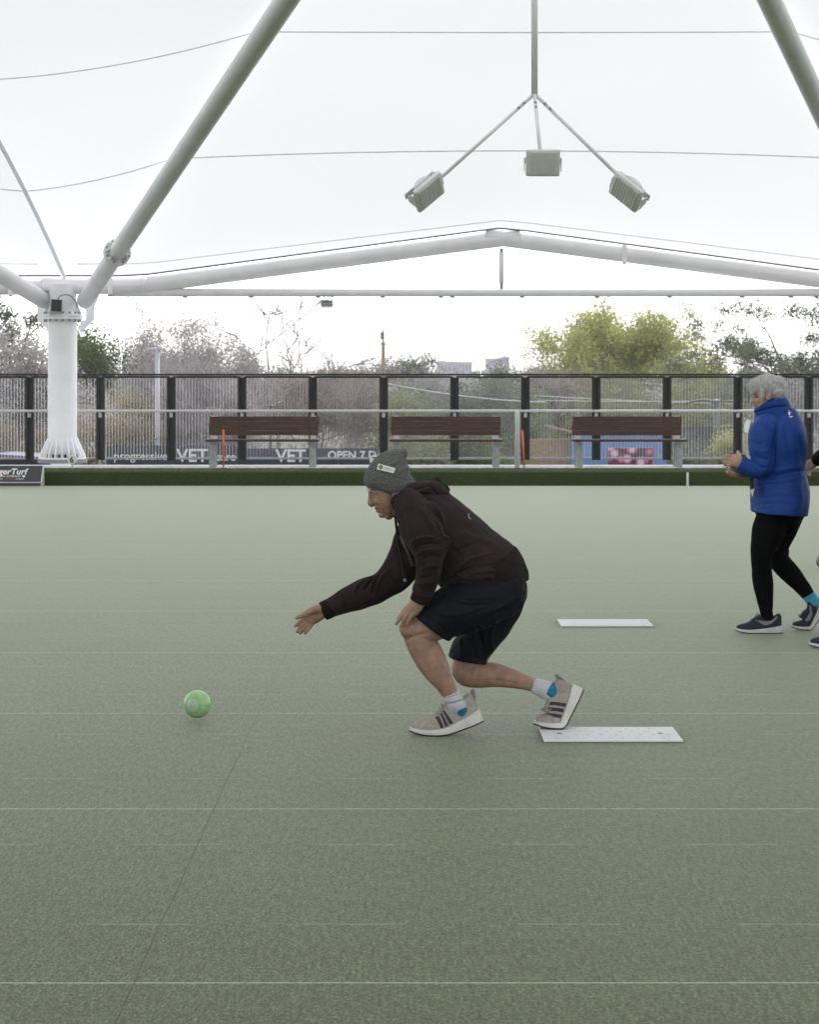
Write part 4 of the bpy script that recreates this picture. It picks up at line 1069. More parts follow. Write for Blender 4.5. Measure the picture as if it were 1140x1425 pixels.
# ---- shoes
def shoe(parent, ball_px, Y, z0, L, phi, yaw, mats, stripes=True, tab=True, mirror=1, bend=.05, stripe0=.385):
    """a training shoe that faces -x, bent at the ball by phi degrees"""
    bx = (ball_px - CX) * Y / F; ub = .66 * L; ph = math.radians(phi); n_s = 60
    ss = np.linspace(0, ub * 1.1, n_s); ang = ph * np.clip(ss / bend, 0, 1) ** 2 * (3 - 2 * np.clip(ss / bend, 0, 1))
    cxs = np.concatenate([[0], np.cumsum(np.cos((ang[1:] + ang[:-1]) / 2) * np.diff(ss))]); czs = np.concatenate([[0], np.cumsum(np.sin((ang[1:] + ang[:-1]) / 2) * np.diff(ss))])
    cy_, sy_ = math.cos(math.radians(yaw)), math.sin(math.radians(yaw))
    def at(u, w, h):
        s = ub - u
        if s <= 0:
            f = -s / (L - ub); x, z, a = s, .012 * f * f, -.12 * f
        else:
            x = np.interp(s, ss, cxs); z = np.interp(s, ss, czs); a = np.interp(s, ss, ang)
        px_, pz_ = x - h * math.sin(a), z + h * math.cos(a)
        return Vector((bx + px_ * cy_ - w * sy_, Y + w * cy_ + px_ * sy_, z0 + pz_))
    k = L / .30
    U = np.array([0, .03, .10, .20, .32, .42, .52, .64, .76, .87, .95, 1.0])
    HW = np.interp(U, [0, .05, .2, .4, .6, .75, .88, .96, 1], [.016, .030, .036, .036, .043, .047, .041, .028, .010]) * k
    TOP = np.array([.116, .134, .128, .110, .124, .122, .111, .092, .071, .057, .047, .036]) * k
    SOLE = np.array([.054, .053, .049, .043, .038, .034, .031, .028, .025, .022, .020, .018]) * k
    off = np.interp(U, [0, .3, .6, 1], [0, 0, .002, .008]) * mirror
    def surf(u, th, out=0.):
        """point on the upper: th 0 = outer edge (-y side) .. pi = inner edge"""
        f = u / L; hw, tp, so, of = (np.interp(f, U, A) for A in (HW, TOP, SOLE, off))
        c, s = math.cos(th), math.sin(th)
        r = 1 if f > .35 else 1 - .32 * (.35 - f) / .35 * max(0, s)
        w = -(hw * 1.0 + out) * math.copysign(abs(c) ** .75, c) * r + of; h = so - .012 + (tp - so + .012 + out) * abs(s) ** .8
        return at(u, w, h)
    NU = 30; NT = 22; vs = []; fs = []
    us = np.concatenate([np.linspace(.0, .9, 22), np.linspace(.92, 1.0, NU - 22)]) * L
    for u in us:
        for j in range(NT): vs.append(surf(u, math.pi * j / (NT - 1)))
    for i in range(NU - 1):
        for j in range(NT - 1): fs.append((i * NT + j, i * NT + j + 1, (i + 1) * NT + j + 1, (i + 1) * NT + j))
        fs.append((i * NT, (i + 1) * NT, (i + 1) * NT + NT - 1, i * NT + NT - 1))
    fs += [tuple(range(NT)), tuple((NU - 1) * NT + j for j in range(NT))[::-1]]
    mb = MB(); mb.add(vs, fs); up_ = mb.build('shoe', mats['upper'], parent, angle=60)
    def slab(name, h0, h1, grow, m, n=34):
        vs, fs = [], []; NT2 = 10
        uu = (1 - np.cos(np.linspace(0, math.pi, n))) / 2 * (L + .014 * k) - .007 * k
        for u in uu:
            f = min(max(u / L, 0), 1); e = max(0., 1 - ((u - L / 2) / (L / 2 + .0075 * k)) ** 2) ** .5
            hw = np.interp(f, U, HW) * (1 if f > .12 else .8 + .2 * f / .12) + grow; hw = min(hw, (.075 * k) * e + .001); of = np.interp(f, U, off); so = np.interp(f, U, SOLE)
            a0, a1 = h0(f, so), h1(f, so)
            prof = [(-1, a0), (-1.05, a0 * .5 + a1 * .5), (-.98, a1), (.98, a1), (1.05, a0 * .5 + a1 * .5), (1, a0)]
            for w, h in prof: vs.append(at(u, w * hw + of, h))
        q = 6
        for i in range(n - 1):
            for j in range(q): fs.append((i * q + j, i * q + (j + 1) % q, (i + 1) * q + (j + 1) % q, (i + 1) * q + j))
        fs += [tuple(range(q)), tuple((n - 1) * q + j for j in range(q))[::-1]]
        mb = MB(); mb.add(vs, fs); return mb.build(name, m, up_, angle=40)
    slab('midsole', lambda f, so: .006 * k, lambda f, so: so, .004 * k, mats['sole'])
    slab('outsole', lambda f, so: 0, lambda f, so: .0065 * k, .002 * k, mats['outsole'])
    if stripes:
        for sgn in (0, 1):
            for i in range(3):
                u0 = (stripe0 + i * .085) * L; mb = MB(); vv = []
                for th, du in ((.12, -.012), (.38, .014), (.64, .042), (.92, .072)):
                    th = th if sgn == 0 else math.pi - th
                    vv += [surf(u0 + du * L, th, .0022), surf(u0 + du * L + .052 * L, th, .0022)]
                mb.add(vv, [(0, 1, 3, 2), (2, 3, 5, 4), (4, 5, 7, 6)]); mb.build('stripe', mats['stripe'], up_)
    else:
        for sgn in (0, 1):
            mb = MB(); vv = []
            for f, t0, t1 in ((.10, .75, 1.0), (.25, .35, .62), (.38, .25, .55), (.5, .5, .72), (.6, .95, 1.1)):
                for th in (t0, t1): vv.append(surf(f * L, th if sgn == 0 else math.pi - th, .002))
            mb.add(vv, [(2 * i, 2 * i + 1, 2 * i + 3, 2 * i + 2) for i in range(4)]); mb.build('flash', mats['stripe'], up_)
    for i in range(5):
        f = .47 + i * .045
        MB().tube([surf(f * L, 1.05, .002), surf((f + .012) * L, 1.35, .005), surf((f + .015) * L, 1.57, .006), surf((f + .012) * L, 1.80, .005), surf(f * L, 2.1, .002)], .0032 * k, 6).build('lace', mats['lace'], up_, smooth=True)
    for s in (-1, 1):
        c0 = surf(.50 * L, 1.57, .006)
        MB().tube([Vector(p) for p in cr([c0, surf(.52 * L, 1.57 + s * .35, .02), surf(.56 * L, 1.57 + s * .65, .016), surf(.58 * L, 1.57 + s * .4, .006), c0], 5)], .0026 * k, 5).build('lace', mats['lace'], up_, smooth=True)
    if tab:
        MB().tube([Vector(p) for p in cr([at(.012 * L, 0, .085 * k), at(-.012 * L, 0, .105 * k), at(-.03 * L, 0, .132 * k), at(-.012 * L, 0, .135 * k), at(.02 * L, 0, .112 * k)], 5)], .0052 * k, 8).build('heel_tab', mats['tab'], up_, smooth=True)
    return up_, at

M_skin = skin_material('weathered_skin', (.335, .200, .150))
M_skin2 = skin_material('fair_skin', (.50, .315, .235), (.48, .24, .18))
M_hood = mat('dark_brown_fleece', (.034, .0235, .0255), .95, var=.25, vscale=9, bump=.45, bscale=170, sheen=.05, spec=.04)
M_rib = mat('ribbed_fleece', (.021, .0145, .0155), .95, var=.25, vscale=14, bump=.5, bscale=120, sheen=.04, spec=.04, stretch=(1, 1, 1))
M_short = mat('black_nylon', (.0085, .0098, .0140), .62, var=.2, vscale=8, bump=.12, bscale=60, spec=.10)
M_sock = mat('white_sock', (.52, .52, .55), .9, var=.1, vscale=30, bump=.4, bscale=160)
M_sockb = mat('teal_sock', (.015, .15, .27), .85, var=.3, vscale=40, bump=.3, bscale=200)
M_knit = mat('grey_marl_knit', (.125, .125, .122), .95, var=.38, vscale=110, bump=.8, bscale=130, sheen=.1, spec=.1)
M_upper = mat('stone_knit_upper', (.36, .33, .29), .9, var=.22, vscale=60, bump=.5, bscale=220, dirt=((.16, .13, .10), 14, .5))
M_sole = mat('white_foam_sole', (.62, .61, .58), .65, var=.08, vscale=20, bump=.2, bscale=60, dirt=((.34, .31, .25), 18, .45))
shoes_man = dict(upper=M_upper, sole=M_sole, outsole=M_rubber, stripe=mat('black_stripe', (.022, .02, .024), .6), lace=mat('grey_lace', (.34, .32, .29), .9), tab=mat('grey_tab', (.20, .21, .23), .8))

# ================= the bowler =================
base = P(640, 534, 8.3); base.z = 0
man = thing('person', base, 'person in a grey beanie, dark hoodie and black shorts crouching after releasing a bowl', 'person')
Yt = 8.32
near_leg = [(690, 825, 8.24, 33, .085), (645, 850, 8.22, 27, .08), (604, 868, 8.21, 24, .066), (583, 879, 8.21, 21, .056), (586, 893, 8.215, 21, .055), (596, 912, 8.22, 21.5, .056), (606, 930, 8.225, 19.5, .05), (618, 950, 8.235, 14, .041), (627, 967, 8.245, 11, .035), (633, 981, 8.25, 9, .028)]
far_leg = [(698, 830, 8.40, 29, .085), (676, 880, 8.43, 24, .073), (656, 915, 8.44, 22, .063), (648, 934, 8.44, 19, .057), (662, 939, 8.43, 18, .055), (688, 939, 8.42, 17, .054), (713, 944, 8.40, 13.5, .046), (735, 950.5, 8.385, 10.2, .038), (750, 956, 8.375, 9.0, .031), (761, 960, 8.372, 8.5, .027)]
torso_b = [(556, 703, 8.31, 16, .058), (572, 709, 8.31, 28, .12), (592, 720, Yt, 36, .16), (622, 748, Yt, 42, .165), (650, 776, Yt, 44, .16), (680, 812, Yt, 42, .165), (692, 828, Yt, 34, .16)]
arm_n = [(574, 708, 8.17, 18, .06), (582, 724, 8.13, 20, .058), (592, 746, 8.10, 19, .055), (597, 762, 8.085, 17, .05), (597, 780, 8.09, 15, .045), (592, 808, 8.13, 12, .036), (587, 828, 8.152, 9.5, .030), (584, 836, 8.155, 9.5, .027)]
arm_f = [(585, 740, 8.46, 22, .06), (572, 768, 8.50, 20, .056), (556, 795, 8.52, 15, .042), (533, 815, 8.53, 11.5, .036), (506, 826, 8.53, 11.5, .034), (480, 837, 8.53, 9.5, .03), (458, 847, 8.53, 9.2, .027)]
hand_f = [loft([(462, 845, 8.53, 9, .026), (450, 850, 8.53, 10, .026), (442, 853, 8.53, 12, .026), (434, 857.5, 8.53, 12, .022), (427, 862, 8.532, 10.5, .017), (424, 865, 8.532, 8, .013)]),
          loft([(445, 847.5, 8.512, 6.5, .018), (434, 850, 8.497, 5.6, .017), (424, 854.5, 8.485, 4.0, .012), (416, 858.3, 8.478, 3.1, .010), (412.5, 860.2, 8.478, 2.3, .008)]),
          loft([(424, 861.5, 8.53, 3.4, .011), (416.5, 866, 8.523, 3.0, .0095), (411, 871, 8.51, 2.3, .008)]),
          loft([(427, 863.5, 8.53, 3.5, .011), (419, 872, 8.518, 3.0, .0095), (413.2, 878.6, 8.50, 2.3, .008)]),
          loft([(431, 865.5, 8.53, 3.4, .011), (423, 874.5, 8.518, 2.9, .009), (417.8, 880.6, 8.50, 2.3, .0078)]),
          loft([(435.5, 866.5, 8.53, 3.1, .010), (429.5, 875, 8.52, 2.6, .008), (425, 881.2, 8.507, 2.1, .007)])]
hand_n = [loft([(588, 829, 8.155, 10, .026), (580, 841, 8.148, 10.5, .021), (574, 849, 8.147, 10, .017), (570, 854, 8.15, 8.5, .013)]),
          loft([(576, 851, 8.142, 3.2, .010), (571.2, 860, 8.136, 2.9, .009), (566.3, 869, 8.140, 2.3, .008)]),
          loft([(571, 850, 8.143, 3.3, .010), (564.2, 860, 8.139, 3.0, .0095), (558.6, 871.3, 8.146, 2.4, .008)]),
          loft([(567.5, 847, 8.150, 3.3, .010), (559.3, 857, 8.150, 3.1, .0095), (551.8, 867.8, 8.16, 2.3, .008)]),
          loft([(565.5, 846, 8.17, 3.2, .010), (557.5, 857, 8.185, 2.9, .009), (552.6, 866, 8.20, 2.3, .008)]),
          loft([(574, 840, 8.175, 5, .014), (567, 849, 8.205, 3.8, .011), (563, 857, 8.225, 2.6, .009)])]
head = [ell(541, 666, 8.30, 27, 27, .072), loft([(536, 670, 8.30, 24, .070), (535, 682, 8.30, 20.3, .068), (536.5, 694, 8.30, 18.7, .064), (539, 704, 8.30, 16.3, .057), (540.5, 711.5, 8.30, 11.5, .045), (541, 716.5, 8.30, 7, .03)]),
        loft([(518, 683, 8.30, 3.2, .010), (516.6, 692, 8.30, 3.6, .012), (515.6, 699.5, 8.30, 4.2, .0165), (517.5, 703.6, 8.30, 2.6, .014)], cap1=1),
        ell(515.4, 701, 8.30, 3.6, 3.6, .013), ell(517.4, 679.5, 8.30, 4.2, 3.2, .052), ell(523.8, 707.3, 8.30, 2.9, 1.9, .022), ell(525.9, 711.6, 8.30, 2.9, 1.8, .020), ell(532, 716.2, 8.30, 5.4, 4.6, .023),
        ell(528, 697, 8.26, 8, 6.5, .018), ell(528, 697, 8.34, 8, 6.5, .018), ell(551, 687, 8.223, 5.5, 9.5, .011, -12), ell(551, 687, 8.377, 5.5, 9.5, .011, -12),
        loft([(548, 690, 8.30, 18, .06), (556, 703, 8.305, 17, .06), (570, 714, 8.31, 22, .07)])]
body = union([loft(torso_b), loft(near_leg), loft(far_leg), ell(573, 875.5, 8.205, 18, 16, .048, -30), ell(650, 938, 8.44, 18, 15, .052), loft(arm_n), loft(arm_f)] + head + hand_f + hand_n, .0025, 3, .4)
sculpt(body, [([(521.5, 709), (526, 709.4), (531, 711)], 1.00, -0.0025), ([(517, 684.5), (520, 685), (525, 685.5)], 1.60, -0.0031), ([(520, 703), (524, 703), (529, 711)], 1.30, -0.0015), ([(518, 688), (524, 689.5)], 1.00, -0.0012),
              ([(521, 690), (527, 690)], 1.20, -0.0012), ([(533, 700), (536, 708), (540, 713)], 1.60, -0.0015), ([(530, 692), (538, 693)], 1.20, -0.0012), ([(519, 702.5), (520.5, 705)], 0.90, -0.0025), ([(548, 690), (552, 683)], 1.20, -0.0025),
              ([(563, 892), (575, 886), (598, 880)], 2.50, -0.0025), ([(600, 890), (611, 915), (618, 935)], 2.50, -0.0025), ([(566, 893), (585, 925), (606, 955)], 3.00, 0.0019), ([(576, 900), (590, 905)], 5.00, 0.0019),
              ([(661, 921), (659, 930), (655, 937)], 1.80, -0.0037), ([(640, 948), (660, 948)], 4.00, -0.0019), ([(680, 945), (730, 953)], 3.00, -0.0019),
              ([(424, 854), (432, 855.5), (442, 852)], 1.10, -0.0025), ([(436, 861), (440, 866)], 0.80, -0.0019), ([(431, 862), (438, 861.5)], 0.80, -0.0012), ([(449, 853), (447, 858)], 0.80, -0.0012),
              ([(574, 842), (569, 848), (563, 855)], 0.90, 0.0012), ([(578, 844), (573, 850)], 0.90, 0.0012), ([(571, 846), (566, 852)], 0.80, -0.0019), ([(575, 849), (571, 854)], 0.80, -0.0019)])
smooth_obj('body', body, M_skin, man)
M_eye = mat('eye_white', (.45, .42, .38), .3); M_iris = mat('eye_dark', (.03, .02, .015), .3); M_brow = mat('grey_brow', (.16, .13, .11), .9, var=.3, vscale=90)
for s in (-1, 1):
    vs, fs = ell(519.6, 684.8, 8.30 + s * .037, 3.6, 2.7, .013, n=8); e = MB().add(vs, fs).build('eye', M_eye, man, smooth=True)
    vs, fs = ell(517.4, 685.0, 8.30 + s * .041, 1.7, 1.9, .008, n=8); MB().add(vs, fs).build('iris', M_iris, e, smooth=True)
    MB().tube([P(514.4, 680.8, 8.30 + s * .022), P(516.2, 679.8, 8.30 + s * .042), P(520.8, 681.2, 8.30 + s * .060)], [.0025, .004, .002], 6).build('eyebrow', M_brow, man, smooth=True)
# glasses
M_frame = mat('thin_metal_frame', (.35, .34, .32), .3, metal=.8)
gls = MB(); n_ = 20
for s in (-1, 1):
    pts = []
    for k in range(n_ + 1):
        th = 2 * math.pi * k / n_; c = P(512.6 + 1.2 * math.sin(th) * 0, 687.2, 8.30 + s * .036)
        pts.append(c + Vector((-.0 + .003 * math.cos(th) ** 2, .025 * math.cos(th), .019 * math.sin(th))) + Vector((.004 * -math.sin(th), 0, 0)))
    gls.tube(pts, .0017, 6, caps=False)
    gls.tube([P(513, 683.5, 8.30 + s * .061), P(520, 683.6, 8.30 + s * .067), P(535, 684.2, 8.30 + s * .072), P(549, 684.5, 8.30 + s * .079)], .0015, 6)
gls.tube([P(512.6, 685.5, 8.30 - .011), P(511.6, 684.4, 8.30), P(512.6, 685.5, 8.30 + .011)], .0014, 6)
gl_o = gls.build('glasses', M_frame, man, smooth=True)
M_lens = bpy.data.materials.new('spectacle_lens'); M_lens.use_nodes = True
_n, _l = M_lens.node_tree.nodes, M_lens.node_tree.links; _n.remove(_n['Principled BSDF'])
_t = _n.new('ShaderNodeBsdfTransparent'); _g = _n.new('ShaderNodeBsdfGlossy'); _g.inputs['Roughness'].default_value = .03; _m = _n.new('ShaderNodeMixShader'); _m.inputs[0].default_value = .14
_l.new(_t.outputs[0], _m.inputs[1]); _l.new(_g.outputs[0], _m.inputs[2]); _l.new(_m.outputs[0], _n['Material Output'].inputs['Surface'])
for s in (-1, 1):
    c = P(512.6, 687.2, 8.30 + s * .036)
    MB().add([c + Vector((.003 * math.cos(t) ** 2 - .004 * math.sin(t), .024 * math.cos(t), .018 * math.sin(t))) for t in np.linspace(0, 2 * math.pi, 20, endpoint=False)], [tuple(range(20))]).build('lens', M_lens, gl_o)
# beanie
cap = union([loft([(543, 668, 8.30, 34, .088), (543.5, 661, 8.30, 34, .088), (546.5, 651, 8.30, 29, .081), (551.5, 641.5, 8.30, 22, .066), (557, 634.5, 8.30, 14, .046), (560.5, 631.5, 8.30, 8, .028)], cap1=.9)], .004, 3)
wrinkle(cap, .0018, .03, .08, 5)
sculpt(cap, [([(530, 655), (545, 646), (558, 640)], 3, .003), ([(560, 650), (568, 640), (566, 634)], 2.5, -.004), ([(552, 660), (562, 652), (574, 650)], 2.5, .003)])
bn_ = smooth_obj('beanie', cap, M_knit, man)
band = union([loft([(541.5, 681.5, 8.30, 34.5, .090), (542, 678, 8.30, 36, .0935), (542.7, 671, 8.30, 36.5, .0945), (543.3, 664.5, 8.30, 35.8, .0925), (543.6, 662, 8.30, 34, .089)], cap0=.25, cap1=.25)], .004, 2)
co, no = vdata(band); sx = (CX + co[:, 0] / co[:, 1] * F - 543) / 36.; co[:, 2] -= (sx * .010 + .002 * np.sin(sx * 4)); setco(band, co)
wrinkle(band, .0012, .02, .06, 6); smooth_obj('turn_up', band, M_knit, bn_)
bc = [P(526.4, 645.0, 8.222), P(550.6, 651.5, 8.215), P(547.8, 658.6, 8.212), P(524.6, 653.0, 8.219)]
bc = [p + Vector((0, -.004, 0)) for p in bc]
MB().prism(bc, (0, .004, 0)).build('badge', mat('white_badge', (.78, .78, .76), .35), bn_)
def onb(u, v, d): return bc[0].lerp(bc[1], u).lerp(bc[3].lerp(bc[2], u), v) + Vector((0, -d, 0))
MB().add([onb(.19 + .12 * math.cos(t), .48 + .36 * math.sin(t), .0012) for t in np.linspace(0, 6.283, 16, endpoint=False)], [tuple(range(16))]).build('badge_emblem', mat('emblem_dark', (.05, .05, .04), .5), bn_)
MB().add([onb(.19 + .06 * math.cos(t), .48 + .18 * math.sin(t), .0018) for t in np.linspace(0, 6.283, 12, endpoint=False)], [tuple(range(12))]).build('badge_emblem', mat('emblem_yellow', (.5, .42, .06), .5), bn_)
for v_, u1 in ((.36, .78), (.62, .9)):
    MB().add([onb(.38, v_ - .05, .0012), onb(u1, v_ - .05, .0012), onb(u1, v_ + .05, .0012), onb(.38, v_ + .05, .0012)], [(0, 1, 2, 3)]).build('badge_print', mat('badge_grey', (.35, .36, .38), .5), bn_)
# hoodie
torso_h = loft([(560, 697, 8.31, 22, .080), (574, 704, 8.31, 36, .15), (592, 718, 8.32, 45.5, .195), (620, 747, Yt, 51, .20), (648, 775, Yt, 53.5, .195), (666, 793, Yt, 58, .192), (672, 801, Yt, 60, .19)], seg=36, cap1=.1)
sleeve_n = loft([(571, 704, 8.17, 23, .085), (579, 721, 8.125, 27, .082), (589, 742, 8.095, 28, .078), (597, 760, 8.08, 25.5, .072), (597.5, 776, 8.08, 21, .064), (597, 793, 8.10, 17.5, .056), (592.5, 812, 8.13, 16.3, .048), (588, 824, 8.148, 15, .043)], cap1=.2)
sleeve_f = loft([(585, 735, 8.46, 31, .085), (573, 764, 8.50, 29, .077), (557, 793, 8.52, 25, .068), (533, 815, 8.53, 20.5, .06), (506, 826, 8.53, 21, .057), (485, 834.5, 8.53, 18, .050), (468, 842, 8.53, 15, .043), (460, 846, 8.53, 13.8, .039)], cap1=.2)
hd = union([torso_h, sleeve_n, sleeve_f, ell(590, 712, 8.17, 26, 16, .06, -30), ell(596, 722, 8.45, 26, 24, .08)], .0048, 4)
wrinkle(hd, .0026, .04, .12, 8, 18)
FOLD = 2.5
sculpt(hd, [([(733, 783), (700, 798), (660, 803), (630, 799)], 1.87, 0.0070),  # over the hem, elbow bunches on the near sleeve, pocket and side seams, waist folds
    ([(574, 757), (584, 749), (604, 748)], 2.16, 0.0090), ([(578, 764), (590, 757), (612, 757)], 1.58, -0.0090), ([(580, 772), (594, 765), (617, 764)], 2.02, 0.0080), ([(612, 741), (621, 752), (619, 764)], 2.16, 0.0080),
    ([(583, 781), (598, 774), (615, 776)], 1.58, -0.0050), ([(586, 792), (600, 786), (610, 790)], 1.87, 0.0040), ([(581, 806), (595, 803), (606, 800)], 1.58, -0.0050), ([(578, 812), (594, 810), (605, 806)], 1.73, 0.0050),
    ([(566, 712), (570, 738), (575, 756)], 2.88, 0.0040), ([(586, 708), (600, 730), (610, 745)], 2.88, 0.0040), ([(594, 700), (606, 716), (611, 734), (618, 748)], 1.58, -0.0080), ([(600, 698), (612, 714), (618, 736)], 2.16, 0.0050),
    ([(624, 757), (636, 767), (647, 777)], 0.72, -0.0040), ([(648, 778), (668, 774), (690, 769)], 1.80, 0.0040), ([(626, 800), (640, 786), (652, 779)], 1.87, 0.0080), ([(624, 808), (640, 795), (656, 790)], 1.44, -0.0060), ([(632, 812), (650, 800), (690, 793)], 1.87, 0.0060),
    ([(640, 740), (665, 750), (690, 758)], 4.32, 0.0030), ([(630, 770), (650, 760), (672, 752)], 2.16, -0.0030), ([(660, 790), (690, 785), (720, 770)], 2.16, -0.0030),
    ([(520, 803), (512, 812), (506, 822)], 1.73, -0.0090), ([(526, 801), (520, 812), (515, 824)], 1.87, 0.0080), ([(508, 806), (498, 816), (492, 826)], 1.87, 0.0060), ([(478, 828), (480, 838), (484, 848)], 1.58, -0.0040), ([(545, 790), (530, 806), (520, 830)], 2.16, 0.0040),
    ([(540, 800), (556, 812), (566, 806)], 2.16, -0.0040), ([(555, 745), (562, 765), (572, 785)], 2.16, 0.0050)])
FOLD = 1.9
M_hoodp = M_hood
hoodie = smooth_obj('hoodie', hd, M_hoodp, man)
cn = union([loft([(590, 820.5, 8.145, 13.4, .0425), (587, 829, 8.15, 14.2, .043), (583.6, 837.5, 8.153, 14.0, .042)], cap0=.15, cap1=.1, seg=28)], .004, 1); smooth_obj('cuff', cn, M_rib, hoodie)
cf = union([loft([(466, 843.0, 8.53, 13.2, .038), (457.5, 847, 8.53, 13.8, .0385), (449.5, 850.8, 8.53, 13.6, .038)], cap0=.15, cap1=.1, seg=28)], .004, 1); smooth_obj('cuff', cf, M_rib, hoodie)
hm = union([loft([(668, 794.5, Yt, 59.5, .190), (672.5, 801, Yt, 61, .192), (674.5, 808, Yt, 62, .193), (675, 812, Yt, 61, .19)], cap0=.1, cap1=.1, seg=40)], .0048, 2)
wrinkle(hm, .0016, .05, .12, 9); smooth_obj('hem_band', hm, M_rib, hoodie)
hb_ = union([loft([(554, 707, 8.27, 8, .02), (552, 698, 8.235, 9, .03), (562, 690, 8.225, 10, .035), (580, 683, 8.235, 12, .045), (598, 682, 8.26, 13, .06), (606, 683, 8.31, 12, .07), (598, 682, 8.36, 13, .06), (580, 683, 8.385, 12, .045), (562, 690, 8.395, 10, .035), (552, 698, 8.385, 9, .03), (554, 707, 8.35, 8, .02)]),
             ell(590, 682, 8.31, 22, 10, .10, -8), ell(605, 686, 8.31, 12, 8.5, .10, -30)], .0045, 4)
wrinkle(hb_, .003, .04, .1, 10); sculpt(hb_, [([(566, 688), (584, 679), (598, 676)], 2.2, -.007), ([(597, 674), (603, 680), (608, 690)], 1.8, -.008), ([(574, 694), (590, 688), (604, 692)], 2.0, -.005)])
smooth_obj('hood', hb_, M_hood, hoodie)
M_cord = mat('black_cord', (.015, .013, .014), .8)
for s, x0_ in ((-1, 551.5), (1, 553)):
    MB().tube([Vector(p) for p in cr([P(x0_, 706, 8.31 + s * .04), P(x0_ - 1.5, 722, 8.31 + s * .05), P(x0_ + 2, 750, 8.33 + s * .05), P(x0_ + 8, 782, 8.36 + s * .04), P(x0_ + 11, 806, 8.36 + s * .04)], 6)], .0035, 6).build('drawstring', M_cord, hoodie, smooth=True)
    MB().tube([P(x0_ + 11, 805, 8.36 + s * .04), P(x0_ + 11.4, 809, 8.36 + s * .04)], .004, 6).build('cord_end', M_galv, hoodie)
# prints on the hoodie: pale chest panel seen edge-on and a ring on the back
def decal(name, pts, me_src, m, parent, lift=.003):
    """small flat print laid on the nearest cloth surface"""
    from mathutils.bvhtree import BVHTree
    bvh = BVHTree.FromPolygons([v.co + wloc(parent) if False else v.co for v in me_src.vertices], [p.vertices[:] for p in me_src.polygons])
    off_ = wloc(hoodie_ref); vs = []
    for x, y in pts:
        d = Vector(((x - CX) / F, 1, -(y - CY) / F)).normalized(); hit = bvh.ray_cast(Vector((0, 0, H)) - off_, d)
        if hit[0] is None: return None
        vs.append(hit[0] + off_ + hit[1].normalized() * lift if hit[1].y < 0 else hit[0] + off_ - hit[1].normalized() * lift)
    return vs
hoodie_ref = hoodie
M_pale = mat('pale_print', (.16, .14, .12), .8, var=.4, vscale=60)
def strip(name, rows, me_src, m, parent):
    flat = [p for r in rows for p in r]; vs = decal(name, flat, me_src, m, parent)
    if vs is None: return
    n = len(rows[0]); fs = [(i * n + j, i * n + j + 1, (i + 1) * n + j + 1, (i + 1) * n + j) for i in range(len(rows) - 1) for j in range(n - 1)]
    MB().add(vs, fs).build(name, m, parent, smooth=True)
ring = []
for r in (5.6, 4.4):
    ring.append([(655.6 + r * 1.0 * math.cos(t) * .8, 718.0 + r * math.sin(t) * .9) for t in np.linspace(.55 * math.pi, 1.2 * math.pi, 9)])
strip('back_print', ring, hd, mat('white_print_worn', (.42, .40, .39), .8), hoodie)
strip('chest_print', [[(555.8 + 2.3 * k, 746 + 6.0 * k), (557.4 + 2.45 * k, 745.7 + 6.0 * k), (559.0 + 2.6 * k, 745.4 + 6.0 * k)] for k in range(8)], hd, M_pale, hoodie)
# shorts
sh = union([loft([(672, 797, Yt, 55, .182), (680, 812, Yt, 56, .187), (688, 826, Yt, 47, .185)], cap1=.5, cap0=.1),
            loft([(694, 822, 8.25, 41, .12), (660, 838, 8.22, 40, .122), (630, 850, 8.21, 36.5, .112), (611, 861.5, 8.21, 32, .104), (601.5, 873, 8.21, 31, .102)], cap1=.06, seg=30),
            loft([(698, 820, 8.38, 37, .12), (690, 848, 8.41, 33.5, .118), (676, 876, 8.43, 29, .11), (660, 897, 8.44, 27, .103), (652.5, 908, 8.44, 26.5, .10), (650.5, 918, 8.44, 27.5, .10)], cap1=.06, seg=30)], .0048, 3)
wrinkle(sh, .0028, .04, .13, 12, 18)
sculpt(sh, [([(732, 805), (728, 828), (705, 848), (670, 868), (640, 884)], 1.58, -0.0080), ([(730, 800), (722, 825), (700, 842), (660, 858)], 2.88, 0.0060), ([(622, 818), (645, 832), (690, 830)], 1.87, 0.0040), ([(618, 826), (640, 840), (680, 842)], 1.73, -0.0040), ([(600, 850), (625, 856), (660, 850)], 2.16, 0.0030),
            ([(660, 872), (662, 890), (668, 915)], 1.58, 0.0080), ([(666, 872), (670, 890), (676, 910)], 1.44, -0.0080), ([(640, 888), (642, 900), (640, 914)], 1.58, 0.0050), ([(690, 860), (684, 885), (686, 905)], 1.87, 0.0060), ([(628, 908), (648, 912), (672, 918)], 0.72, -0.0030), ([(584, 850), (604, 865), (626, 882)], 0.72, -0.0030)])
smooth_obj('shorts', sh, M_short, man)
